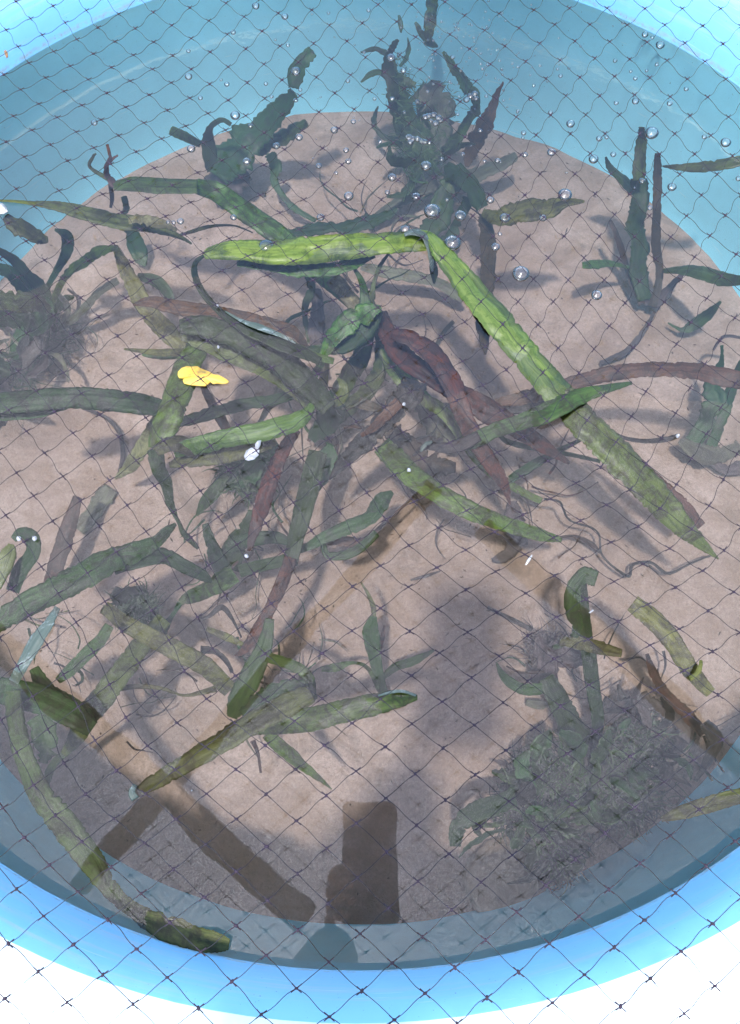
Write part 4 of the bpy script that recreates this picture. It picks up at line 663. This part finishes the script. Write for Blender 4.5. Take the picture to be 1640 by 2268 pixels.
leaf('black strip at the right wall corner above the olive leaf', 'black', [(1560, 1600, 24, 12), (1585, 1640, 38, 13), (1565, 1690, 20, 15), (1540, 1730, 10, 17)], jag=.15)
leaf('dark curved arm of leaf on the left side of the dark clump', 'dark', [(1010, 1875, 24, 12), (1015, 1830, 40, 11), (1060, 1795, 44, 11), (1120, 1775, 46, 12), (1170, 1745, 40, 13)], jag=.2)
leaf('dark strip for the ring shadow curving over the top of the clump at lower right', 'purple', [(1340, 1600, 26, 15), (1380, 1565, 36, 15), (1430, 1555, 34, 15), (1480, 1580, 30, 15.5), (1520, 1620, 26, 16), (1490, 1680, 24, 17), (1470, 1740, 20, 17.6)], jag=.5)  # strip added for the ring-shaped shadow of the loops

def blades(seed, n, X, Y, rx, ry, d0, d1, kinds, w0, w1):
    rnd = random.Random(seed); out = []
    for _ in range(n):
        a = rnd.uniform(0, 6.283); q = math.sqrt(rnd.random()); x, y = X + rx * q * math.cos(a), Y + ry * q * math.sin(a)
        th = a + rnd.uniform(-1, 1); dep = rnd.uniform(d0, d1); wd = rnd.uniform(w0, w1); P = []; m = rnd.randint(4, 5); tn = rnd.uniform(-.6, .6)
        for k in range(m):
            P.append((x, y, max(2, wd * (math.sin(.5 + 2.4 * k / (m - 1)))), dep - k * .5)); L = rnd.uniform(14, 34)
            x += L * math.cos(th); y += L * math.sin(th); th += tn + rnd.uniform(-.3, .3)
        out.append(('leaf', rnd.choice(kinds), P, {'jag': .5, 'tilt': rnd.uniform(-1, 1)}))
    return out
plant('dark ragged plant with many limp short blades at the lower right', (1300, 1740, 17.5),
      blades(31, 30, 1290, 1740, 130, 60, 11, 17, ['dark', 'deep', 'black'], 16, 44) + blades(32, 14, 1150, 1800, 80, 40, 11, 17, ['dark', 'deep', 'black'], 12, 30) + blades(33, 12, 1235, 1870, 30, 60, 13, 17, ['black', 'dark'], 14, 34) + blades(34, 14, 1430, 1660, 60, 80, 13, 17, ['dark', 'purple', 'black'], 10, 24))
plant('limp grey green blades and roots sunk beside the left wall', (80, 780, 17.5),
      blades(35, 14, 90, 750, 80, 50, 14, 17, ['dark', 'hazy', 'purple'], 10, 26) + blades(36, 12, 30, 830, 50, 40, 14, 17, ['black', 'dark', 'purple'], 14, 34))
plant('short dark blades whirled up in the rising bubbles at the far wall', (940, 360, 16.5),
      blades(37, 8, 935, 330, 60, 55, 11, 16, ['dark', 'hazy', 'deep'], 10, 28) + blades(38, 4, 885, 190, 20, 60, 6, 10, ['dark', 'deep'], 8, 18))

# matted clump: many small scraps that nobody could count
def clump(name, label, cat, regions, kinds, seed, kind=None):
    rnd = random.Random(seed); root = None; bms = {}
    for (X, Y, rx, ry, d0, d1, n, ln, wd) in regions:
        for _ in range(n):
            a = rnd.uniform(0, 6.283); r = math.sqrt(rnd.random())
            x = X + rx * r * math.cos(a); y = Y + ry * r * math.sin(a); dep = rnd.uniform(d0, d1)
            k = rnd.choice(kinds); bm = bms.setdefault(k, bmesh.new())
            c = at(x, y, -dep / 100); th = rnd.uniform(0, 6.283); L = ln * rnd.uniform(.5, 1.4); Wd = wd * rnd.uniform(.5, 1.3)
            prev = None; d = Vector((math.cos(th), math.sin(th), rnd.uniform(-.4, .4)))
            p = c.copy(); turn = rnd.uniform(-.45, .45)
            for s in range(9):
                sd_ = Vector((-d.y, d.x, rnd.uniform(-.5, .5))).normalized() * Wd * (1 - abs(s - 3) / 6.2) * .5
                l = p + sd_; rr = p - sd_
                l.z = max(l.z, ZF + .001); rr.z = max(rr.z, ZF + .001)
                cur = (bm.verts.new(l), bm.verts.new(rr))
                if prev: bm.faces.new((prev[0], prev[1], cur[1], cur[0]))
                prev = cur; p = p + d * L / 8; turn += rnd.uniform(-.25, .25); turn *= .9
                d = Vector((d.x * math.cos(turn) - d.y * math.sin(turn), d.x * math.sin(turn) + d.y * math.cos(turn), d.z * .8))
    x, y = regions[0][:2]; ob = []
    if len(bms) == 1:
        k, bm = list(bms.items())[0]; o = mesh_obj(name, bm, leaf_mat(k)); return tag(o, label, cat, kind=kind)
    root = empty(name, at(x, y, -regions[0][5] / 100), label, cat)
    for k, bm in bms.items():
        o = mesh_obj('frond_mat', bm, leaf_mat(k), root, loc=root.location); o['kind'] = 'stuff'
    return root
clump('algae_clump', 'big fuzzy dark clump of fine weed resting on the sand at the lower right', 'weed clump',
      [(1290, 1750, 80, 40, 14, 18, 420, .026, .0013), (1205, 1715, 55, 28, 14, 18, 200, .026, .0012), (1150, 1795, 60, 32, 14, 18, 220, .024, .0015), (1235, 1875, 34, 62, 13.5, 18, 520, .020, .0018), (1365, 1685, 55, 42, 14, 18, 420, .022, .0013), (1430, 1640, 40, 60, 15, 18, 260, .024, .0013), (1385, 1775, 60, 36, 14, 18, 380, .022, .0014), (1330, 1720, 190, 110, 16, 18, 300, .030, .0010)], ['dark', 'black'], 5)
clump('algae_clump', 'wispy dark weed swirling below the rising air bubbles at the far wall', 'weed clump',
      [(935, 330, 60, 60, 11, 17, 220, .018, .0014), (950, 240, 70, 60, 8, 15, 120, .018, .0012), (885, 200, 24, 80, 6, 12, 100, .014, .0014)], ['dark'], 6, 'stuff').pop('kind', None)
clump('algae_clump', 'grey fuzz of fine roots on the sand beside the left wall', 'weed clump',
      [(120, 740, 90, 60, 16, 18, 160, .030, .0011), (30, 830, 60, 60, 16, 18, 160, .03, .0013)], ['purple', 'dark'], 8)
clump('algae_clump', 'dark clot of torn weed on the sand under the big sweeping left leaf', 'weed clump',
      [(300, 1345, 42, 30, 12, 17, 420, .016, .0018)], ['dark'], 9, 'stuff').pop('kind', None)
clump('algae_clump', 'small feathery root tuft on the sand above the lower right plant', 'weed clump',
      [(1210, 1430, 50, 30, 12, 17, 150, .018, .0012)], ['purple'], 10, 'stuff').pop('kind', None)
clump('algae_clump', 'dark tuft of weed tangled below the glossy bright leaf', 'weed clump',
      [(545, 1050, 55, 42, 9, 16, 380, .018, .002)], ['dark'], 12, 'stuff').pop('kind', None)
# short crumbs of detritus over the whole sand floor
bm = bmesh.new(); rnd = random.Random(3)
for _ in range(800):
    a = rnd.uniform(0, 6.283); r = (TR - .01) * math.sqrt(rnd.random()); c = Vector((TC.x + r * math.cos(a), TC.y + r * math.sin(a), 0))
    if noise.noise(c * 7) < rnd.uniform(-.5, .35): continue
    c.z = ZF + .006 * noise.noise((c.x * 5, c.y * 5, 1)) + .0025 * noise.noise((c.x * 22, c.y * 22, 3)) + .0008
    L = rnd.uniform(.0006, .003) * (2 if rnd.random() < .12 else 1); Wd = rnd.uniform(.0003, .0010); th = rnd.uniform(0, 6.283); d = Vector((math.cos(th), math.sin(th), 0)) * L; s = Vector((-d.y, d.x, 0)).normalized() * Wd
    vs = [bm.verts.new(p) for p in (c - d, c - d * .2 - s, c + d * .8 - s * .3, c + d, c + d * .2 + s, c - d * .6 + s * .7, c + Vector((0, 0, .0012)))]
    for k in range(6): bm.faces.new((vs[k], vs[(k + 1) % 6], vs[6]))
tag(mesh_obj('detritus', bm, leaf_mat('brown'), smooth=False), kind='stuff')
# ------------------------------------------------------------------ small things on and in the water
def flat_outline(name, pts, z, mat, label, cat, thick=.0008, dome=.002, group=None):
    """solid thin piece with an outline of its own, slightly domed"""
    P = [at(X, Y, z) for X, Y in pts]; c = sum(P, Vector()) / len(P); bm = bmesh.new(); rings = []
    for s in (1, .66, .33):
        rings.append([bm.verts.new(c + (p - c) * s + Vector((0, 0, dome * (1 - s * s)))) for p in P])
    top = bm.verts.new(c + Vector((0, 0, dome))); n = len(P)
    for k in range(2):
        for i in range(n): bm.faces.new((rings[k][i], rings[k][(i + 1) % n], rings[k + 1][(i + 1) % n], rings[k + 1][i]))
    for i in range(n): bm.faces.new((rings[2][i], rings[2][(i + 1) % n], top))
    low = [bm.verts.new(p + Vector((0, 0, -thick))) for p in P]; bm.faces.new(low[::-1])
    for i in range(n): bm.faces.new((low[i], low[(i + 1) % n], rings[0][(i + 1) % n], rings[0][i]))
    bmesh.ops.recalc_face_normals(bm, faces=bm.faces)
    return tag(mesh_obj(name, bm, mat, loc=c, smooth=False), label, cat, group)
t = NT('yellow_petal'); g = t.geo()
t.link(t.mix(t.ramp(t.noise(g, 90, 5, .7), [(.50, (0, 0, 0)), (.66, (.9,) * 3)]), t.ramp(t.noise(g, 25, 3), [(.35, (.46, .27, .025)), (.7, (.60, .40, .06))]), (.16, .11, .03)), t.p.inputs['Base Color'])
t.p.inputs['Roughness'].default_value = .5; t.bump(t.noise(g, 200, 4), .3, .001)
yl = flat_outline('yellow_leaf', [(395, 823), (403, 815), (414, 811), (428, 812), (438, 811), (445, 816), (456, 820), (464, 823), (473, 829), (484, 830), (494, 835), (502, 840), (508, 845), (503, 849), (492, 850), (482, 849), (472, 850), (466, 846), (460, 851), (455, 855), (440, 854), (424, 853), (408, 849), (405, 842), (409, 838), (397, 837), (394, 831)], .002, t.m,
    'small bright yellow fallen leaf with a bite out of its edge floating left of centre', 'leaf', dome=.003)
white = simple('snail_white', (.36, .36, .36), .35, .4, 200, .5)
flat_outline('white_flower_scrap', [(541, 1010), (546, 998), (556, 992), (566, 990), (575, 996), (573, 1008), (563, 1017), (550, 1020), (543, 1017)], .001, white, 'torn white petal stuck under the glossy bright green leaf', 'petal', dome=.004)
flat_outline('white_flower_scrap', [(566, 990), (565, 984), (571, 976), (579, 975), (577, 986), (572, 994)], .003, white, 'smaller upper half of the torn white petal, pointing right', 'petal', dome=.003)
flat_outline('white_fleck', [(1164, 1250), (1168, 1240), (1178, 1228), (1180, 1231), (1173, 1244), (1167, 1251)], .001, white, 'slim white grain floating over the sand right of the lower centre', 'fleck', dome=.001)
flat_outline('white_fleck', [(1305, 1356), (1313, 1350), (1316, 1352), (1308, 1358)], .001, white, 'tiny white grain beside the bent over dark plant', 'fleck', dome=.001)
flat_outline('white_flower_scrap', [(-10, 452), (6, 450), (14, 458), (18, 468), (8, 473), (-10, 474)], .002, white, 'white petal scrap at the left edge by the pointed olive blade', 'petal', dome=.004)
for X, Y, r, lb in ((482, 676, 4, 'white speck on the curling strip above the reddish leaf'), (658, 1245 - 0, 0, ''), (906, 1041, 5, 'white speck on the broad slanting olive leaf'), (42, 1193, 6, 'left white dot on the hooked dark leaf crown'), (76, 1192, 6, 'right white dot on the hooked dark leaf crown'), (546, 1231, 5, 'white bead at the end of the brownish pink leaf'), (425, 1751, 2, 'tiny white speck over the sand near the bottom left beam reflection'), (895, 895, 4, 'white glint of shell on the dark stump shaped leaf base'), (484, 768, 3, 'tiny white speck on the thick ridged leaf'), (1502, 965, 5, 'pale dot at the end of the curved black stalk')):
    if r: flat_outline('white_fleck', [(X + r * math.cos(a) * random.uniform(.7, 1.1), Y + r * math.sin(a) * random.uniform(.7, 1.1)) for a in (k * .785 for k in range(8))], .003, white, lb, 'fleck', dome=.002)
brownbit = simple('brown_husk', (.22, .12, .05), .7, .3, 300)
flat_outline('husk', [(9, 113), (13, 110), (17, 115), (18, 124), (14, 128), (11, 121)], .11, brownbit, 'tiny brown husk caught in the net at the upper left', 'husk', dome=.001)
# stone
def m_stone():
    t = NT('brown_stone'); g = t.geo(); n = t.noise(g, 30, 6, .65, .4)
    t.link(t.ramp(n, [(.3, (.12, .085, .06)), (.6, (.22, .165, .12)), (.8, (.30, .24, .18))]), t.p.inputs['Base Color']); t.p.inputs['Roughness'].default_value = .8; t.bump(n, .6, .004); return t.m
bm = bmesh.new(); bmesh.ops.create_icosphere(bm, subdivisions=5, radius=1); c = at(1118, 1945, ZF)
for v in bm.verts:
    d = v.co.copy(); k = 1 + .22 * noise.noise(d * 1.2 + Vector((4, 1, 2))) + .05 * noise.noise(d * 5)
    v.co = Vector((d.x * .036 * k, d.y * .033 * k, d.z * .014 * k)) + c + Vector((0, 0, .004))
tag(mesh_obj('stone', bm, m_stone(), loc=c), 'smooth brown stone half sunk in the sand at the bottom right', 'stone')

# ------------------------------------------------------------------ bubbles
B1 = "1133,25,17 1262,72,16 1033,142,12 835,225,10 835,338,17 1005,372,12 888,433,11 980,353,7 1178,370,10 1310,315,22 1330,397,9 1310,443,11 1203,427,9 1042,510,22 1110,557,12 847,658,19 1093,714,18 1225,645,17 1325,608,17 1481,576,17 1565,538,12 1533,665,13 1543,714,14 1412,734,14 1490,766,8 1545,868,22 1420,962,18 1035,962,15 800,980,15 418,542,15 1276,200,9 1220,175,6 1541,358,10 1612,232,8 1455,57,8 1633,45,10 1180,1090,33 470,73,9 770,985,10 745,985,9"
B2 = "93,255,20 148,312,13 98,437,11 210,450,11 366,253,11 255,405,8 402,313,8 515,425,8 427,440,15 445,425,14 465,415,15 470,435,12 245,518,15 262,512,14 282,508,14 303,522,15 290,545,15 312,535,12 270,535,10 172,608,16 190,615,14 210,615,14 228,625,13 245,628,13 262,632,10 178,630,12 248,733,24 318,705,9 388,505,8 487,578,10 411,682,9 508,713,7 565,711,13 687,685,12 680,588,12 677,610,8 803,674,19 888,547,19 800,497,11 712,437,11 1090,455,11 1176,447,16 1327,457,13 1015,613,14 1048,607,10 990,703,22 1077,683,13 1248,587,30 1480,605,11 1575,630,23 1337,827,20 1205,800,14 1632,790,13 1400,393,11 1175,347,10 1225,312,8 1270,285,9 1085,268,10 844,335,10 830,305,7 753,290,7 725,378,8 1285,198,20 1250,165,9 1218,152,15 1120,100,8 1055,70,12 948,30,14 98,785,20 77,852,12 204,870,20 275,935,37 400,955,26 340,885,8 533,885,17 597,965,24 765,965,17 863,862,31 365,1075,38 555,1093,20 155,1015,22 44,628,9 20,437,9 1240,920,12 152,497,8 575,1037,9 655,490,8 1155,315,8 520,285,8"
B4 = "668,198,38 1003,293,24 492,350,12 537,348,8"
bub = []
for s, bx, by in ((B1, 0, 0), (B2, 820, 0), (B4, 820, 507)):
    for q in s.split():
        x, y, r = map(int, q.split(',')); bub.append((bx + x * .5003, by + y * .5003, r * .5003))
UNIQUE = {(1154, 606): 'largest clear bubble alone on bare sand right of the long lime leaf', (1002, 540): 'big bubble touching the fold of the long lime leaf', (958, 468): 'big bubble over the dark forked plant, left of its smaller neighbour', (1020, 478): 'bubble over the dark forked plant, right of a bigger one', (1252, 431): 'large bubble resting above the olive side blade', (590, 545): 'big bubble sitting on the horizontal bright green leaf', (1444, 294): 'big flat bubble beside the top of the upright right hand plant', (1322, 654): 'single bubble on open sand below and right of the largest bubble', (1119, 483): 'bubble on the left end of the olive side blade', (773, 434): 'bubble over the stained sand left of the forked plant', (1608, 315): 'pale bubble over the blue wall at the right edge'}
bm = bmesh.new(); bmesh.ops.create_uvsphere(bm, u_segments=24, v_segments=14, radius=1)
for v in bm.verts: v.co.z = v.co.z * .5 if v.co.z > 0 else v.co.z * .85
first = mesh_obj('air_bubble', bm, M['bubble']); bub_me = first.data; used = False
def zone(X, Y, r):
    size = 'large' if r > 14 else 'medium' if r > 7.5 else 'small' if r > 5 else 'tiny'
    if 915 < X < 990 and 240 < Y < 340: return size + ' air bubble packed in the raft of bubbles in the rising air stream'
    if 1025 < X < 1060 and 200 < Y < 225: return size + ' air bubble in the little cluster at the right edge of the air stream'
    if Y < 110 and X > 1250: return size + ' air bubble against the far right wall of the tub'
    if Y < 235:
        side = 'far left blue wall' if X < 560 else 'far blue wall left of the air stream' if X < 840 else 'murky rising air stream by the far wall' if X < 1130 else 'blue wall right of the air stream'
        return size + ' air bubble floating over the ' + side
    side = 'left part of the sand' if X < 560 else 'sand below the far left plant' if X < 840 else 'plants below the air stream' if X < 1130 else 'right hand sand and wall'
    return size + ' air bubble floating over the ' + side
# crowded dots of the air stream too
rnd = random.Random(11)
for _ in range(125):
    a = rnd.gauss(0, 1); b = rnd.gauss(0, 1); X = 1040 + a * 75 + b * 20; Y = 105 + b * 62
    if Y < -10 or Y > 330: continue
    bub.append((X, Y, rnd.uniform(1.6, 3.4)))
for _ in range(30): bub.append((rnd.uniform(600, 1560), rnd.uniform(5, 420), rnd.uniform(1.6, 3)))
for X, Y, r in bub:
    p = at(X, Y, 0)
    if (p.xy - TC).length > TR - .004: continue
    o = first if not used else bpy.data.objects.new('air_bubble', bub_me)
    if used: COL.objects.link(o)
    used = True
    sc_ = r / 1640 * (H_CAM / (CT - ST * (1134 - Y) / 1640)); o.location = (p.x, p.y, sc_ * .05); o.scale = (sc_, sc_, sc_); o.rotation_euler[2] = rnd.uniform(0, 6)
    lb = next((v for (ux, uy), v in UNIQUE.items() if math.hypot(X - ux, Y - uy) < 9), None)
    if lb: tag(o, lb, 'bubble', 'air bubbles on the water')
    else:
        z = zone(X, Y, r); tag(o, z, 'bubble', z.replace(' air bubble', ' air bubbles'))

# ------------------------------------------------------------------ the net
ZN = .125
node = {}
for j, i0, s in NET:
    v = list(map(int, s.split()))
    for k in range(0, len(v), 2):
        i = i0 + k // 2; X, Y = v[k], v[k + 1]
        p0 = at(X, Y, ZN); z = ZN + .004 * noise.noise((p0.x * 6, p0.y * 6, 2))
        node[i, j] = at(X, Y, z)
bm = bmesh.new()
def strand(bm, P, r, n=5):
    prev = None
    for k, p in enumerate(P):
        d = (P[min(k + 1, len(P) - 1)] - P[max(k - 1, 0)]).normalized(); s = d.cross(Vector((0, 0, 1))).normalized(); u = s.cross(d)
        ring = [bm.verts.new(p + (s * math.cos(a) + u * math.sin(a)) * r) for a in (6.2832 * q / n for q in range(n))]
        if prev:
            for q in range(n): bm.faces.new((prev[q], prev[(q + 1) % n], ring[(q + 1) % n], ring[q]))
        prev = ring
rnd = random.Random(2); NR = .00019
for (i, j), a in node.items():
    for di, dj in ((1, 0), (0, 1)):
        b = node.get((i + di, j + dj))
        if b is None or (b - a).length > .09: continue
        d = b - a; L = d.length; s = Vector((-d.y, d.x, 0)).normalized()
        far = min(1, max(0, (a.y - .02) / .3))
        A = L * ((.042 if dj else .028) * (.35 + .65 * far) + rnd.uniform(-.012, .02)); Bm = L * rnd.uniform(-.02, .02)
        sg = -1 if dj else 1
        strand(bm, [a + d * t + s * (sg * A * math.sin(6.2832 * t) + Bm * math.sin(3.1416 * t)) + Vector((0, 0, -.04 * L * math.sin(3.1416 * t))) for t in (k / 8 for k in range(9))], NR)
ctr = Vector((TC.x, TC.y, ZN))
net = empty('bird_net', ctr, 'thin dark knotted garden net stretched over the whole tub', 'net')
o = mesh_obj('mesh_strands', bm, M['net'], net, loc=ctr)
kn = simple('net_knot_twine', (.018, .008, .022), .7, .4, 40)
bm = bmesh.new()
for (i, j), a in node.items():
    r = .00105 * rnd.uniform(.8, 1.15)
    M4 = Matrix.Translation(a) @ Matrix.Rotation(rnd.uniform(0, 3), 4, 'Z') @ Matrix.Diagonal((r * 1.25, r * .8, r * .8, 1))
    bmesh.ops.create_icosphere(bm, subdivisions=1, radius=1, matrix=M4)
    for di, dj in ((1, 0), (0, 1), (-1, 0), (0, -1)):     # short doubled twine beside each knot
        b = node.get((i + di, j + dj))
        if b is None: continue
        d = (b - a).normalized(); strand(bm, [a, a + d * .0016, a + d * .0032], NR * 1.5, 4)
o = mesh_obj('knots', bm, kn, net, loc=ctr); o['kind'] = 'stuff'

# ------------------------------------------------------------------ the photographer, seen only as a mirrored shade and a shadow
def skin_body(name, joints, edges, mat, parent=None, sub=2):
    me = bpy.data.meshes.new(name); names = list(joints); me.from_pydata([joints[k][:3] for k in names], [(names.index(a), names.index(b)) for a, b in edges], [])
    o = bpy.data.objects.new(name, me); COL.objects.link(o)
    sm = o.modifiers.new('skin', 'SKIN'); me.skin_vertices or None
    bpy.context.view_layer.objects.active = o
    if not me.skin_vertices: me.attributes.new
    for k, n_ in enumerate(names):
        r = joints[n_][3]; me.skin_vertices[0].data[k].radius = (r, r)
    me.skin_vertices[0].data[0].use_root = True
    s = o.modifiers.new('sub', 'SUBSURF'); s.levels = sub; s.render_levels = sub
    dg = bpy.context.evaluated_depsgraph_get(); ev = o.evaluated_get(dg); m2 = bpy.data.meshes.new_from_object(ev)
    bpy.data.objects.remove(o); o = bpy.data.objects.new(name, m2); COL.objects.link(o)
    m2.materials.clear(); m2.materials.append(mat)
    for p in m2.polygons: p.use_smooth = True
    if parent: o.parent = parent; o.location = -parent.location
    return o
person = empty('person', (-.16, -.62, -.235), 'person in a dark shirt crouching beyond the near rim, holding up a phone', 'person')
J = {'pelvis': (-.16, -.78, .17, .115), 'waist': (-.16, -.72, .33, .105), 'chest': (-.24, -.66, .47, .13), 'neckb': (-.28, -.57, .60, .07), 'neck': (-.30, -.52, .67, .045),
     'head': (-.31, -.47, .75, .075), 'crown': (-.31, -.455, .815, .062), 'brow': (-.305, -.415, .775, .05),
     'shr': (.03, -.53, .585, .055), 'elr': (.12, -.60, .36, .038), 'wrr': (.10, -.45, .285, .026), 'par': (.09, -.40, .275, .024),
     'shl': (-.38, -.53, .585, .055), 'ell': (-.13, -.30, .40, .052), 'wrl': (-.050, -.180, .460, .048), 'pal': (-.040, -.130, .487, .021),
     'hipr': (-.05, -.76, .13, .085), 'knr': (.08, -.44, .20, .055), 'anr': (.06, -.56, -.17, .035), 'tor': (.08, -.40, -.21, .028),
     'hipl': (-.27, -.76, .13, .085), 'knl': (-.42, -.44, .20, .055), 'anl': (-.38, -.56, -.17, .035), 'tol': (-.40, -.40, -.21, .028)}
E_ = [('pelvis', 'waist'), ('waist', 'chest'), ('chest', 'neckb'), ('neckb', 'neck'), ('neck', 'head'), ('head', 'crown'), ('head', 'brow'), ('chest', 'shr'), ('shr', 'elr'), ('elr', 'wrr'), ('wrr', 'par'),
      ('chest', 'shl'), ('shl', 'ell'), ('ell', 'wrl'), ('wrl', 'pal'), ('pelvis', 'hipr'), ('hipr', 'knr'), ('knr', 'anr'), ('anr', 'tor'), ('pelvis', 'hipl'), ('hipl', 'knl'), ('knl', 'anl'), ('anl', 'tol')]
skin_body('body', J, E_, M['skin'], person)
Sh = {k: (*J[k][:3], J[k][3] * f) for k, f in (('waist', 1.12), ('chest', 1.1), ('neckb', 1.05), ('shr', 1.18), ('elr', 1.3), ('shl', 1.18), ('ell', 1.25), ('wrl', 1.3))}
skin_body('shirt', Sh, [('waist', 'chest'), ('chest', 'neckb'), ('chest', 'shr'), ('shr', 'elr'), ('chest', 'shl'), ('shl', 'ell'), ('ell', 'wrl')], M['shirt'], person)
Tr = {k: (*J[k][:3], J[k][3] * 1.15) for k in ('pelvis', 'waist', 'hipr', 'knr', 'anr', 'hipl', 'knl', 'anl')}
skin_body('trousers', Tr, [('pelvis', 'waist'), ('pelvis', 'hipr'), ('hipr', 'knr'), ('knr', 'anr'), ('pelvis', 'hipl'), ('hipl', 'knl'), ('knl', 'anl')], M['trouser'], person)
skin_body('hair', {'a': (-.31, -.495, .785, .078), 'b': (-.31, -.47, .83, .075), 'c': (-.308, -.43, .835, .05)}, [('a', 'b'), ('b', 'c')], M['hair'], person)
# phone just behind the lens, its back to the water
UP = Vector((0, CT, ST)); FW = Vector((0, ST, -CT)); X_ = Vector((1, 0, 0))
def slab(c, wx, hy, dz, rad):
    bm = bmesh.new(); out = []
    for q, (sx, sy) in enumerate(((1, 1), (-1, 1), (-1, -1), (1, -1))):
        for k in range(5):
            a = math.pi / 2 * (q + k / 4); out.append((sx * (wx / 2 - rad) + rad * math.cos(a), sy * (hy / 2 - rad) + rad * math.sin(a)))
    top = [bm.verts.new(c + X_ * x + UP * y + FW * dz / 2) for x, y in out]; bot = [bm.verts.new(c + X_ * x + UP * y - FW * dz / 2) for x, y in out]; n = len(out)
    bm.faces.new(top); bm.faces.new(bot[::-1])
    for i in range(n): bm.faces.new((top[(i + 1) % n], top[i], bot[i], bot[(i + 1) % n]))
    bmesh.ops.recalc_face_normals(bm, faces=bm.faces); return bm
pc = Vector((0, 0, H_CAM)) - FW * .0075 - UP * .062
ph = empty('phone', pc, 'black phone held in one hand above the tub', 'phone')
mesh_obj('case', slab(pc, .076, .158, .009, .012), M['phone'], ph, loc=pc, smooth=False)
pl = pc - FW * .0049; mesh_obj('screen', slab(pl, .070, .150, .0006, .010), M['glass'], ph, loc=pl, smooth=False)
# fingers of the left hand close round the phone's lower edges
for sx in (-1,):
    for k, (off, ln) in enumerate(((-.005, .9), (-.024, 1), (-.043, .95), (-.061, .78))):
        e = pc + X_ * sx * .047 + UP * (off - .01)
        fj = {'a': (*(e - UP * .012 - FW * .010), .0085), 'b': (*(e + FW * .004 + X_ * sx * .003), .008), 'c': (*(e + FW * .012 - X_ * sx * .010), .0075), 'd': (*(e + FW * .0125 - X_ * sx * .028 * ln), .0062)}
        skin_body('finger', fj, [('a', 'b'), ('b', 'c'), ('c', 'd')], M['skin'], person, 1)
    e = pc + X_ * sx * .045 - UP * .045
    skin_body('thumb', {'a': (*(e - FW * .012 - UP * .02), .011), 'b': (*(e - FW * .018 + UP * .012), .0095), 'c': (*(e - FW * .014 + UP * .034 - X_ * sx * .018), .008)}, [('a', 'b'), ('b', 'c')], M['skin'], person, 1)
# posts that carry the roof, out beyond the tub
for x, y in ((-4.2, -5.5), (4.2, -5.5), (-4.2, 4.4), (4.2, 4.4)):
    tag(mesh_obj('roof_post', box_between(Vector((x, y, -.235)), Vector((x, y, ZC + .02)), .16, .16), M['beam'], smooth=False), 'dark timber post holding up the shade cloth beyond the tub', 'post', 'posts of the shade roof')
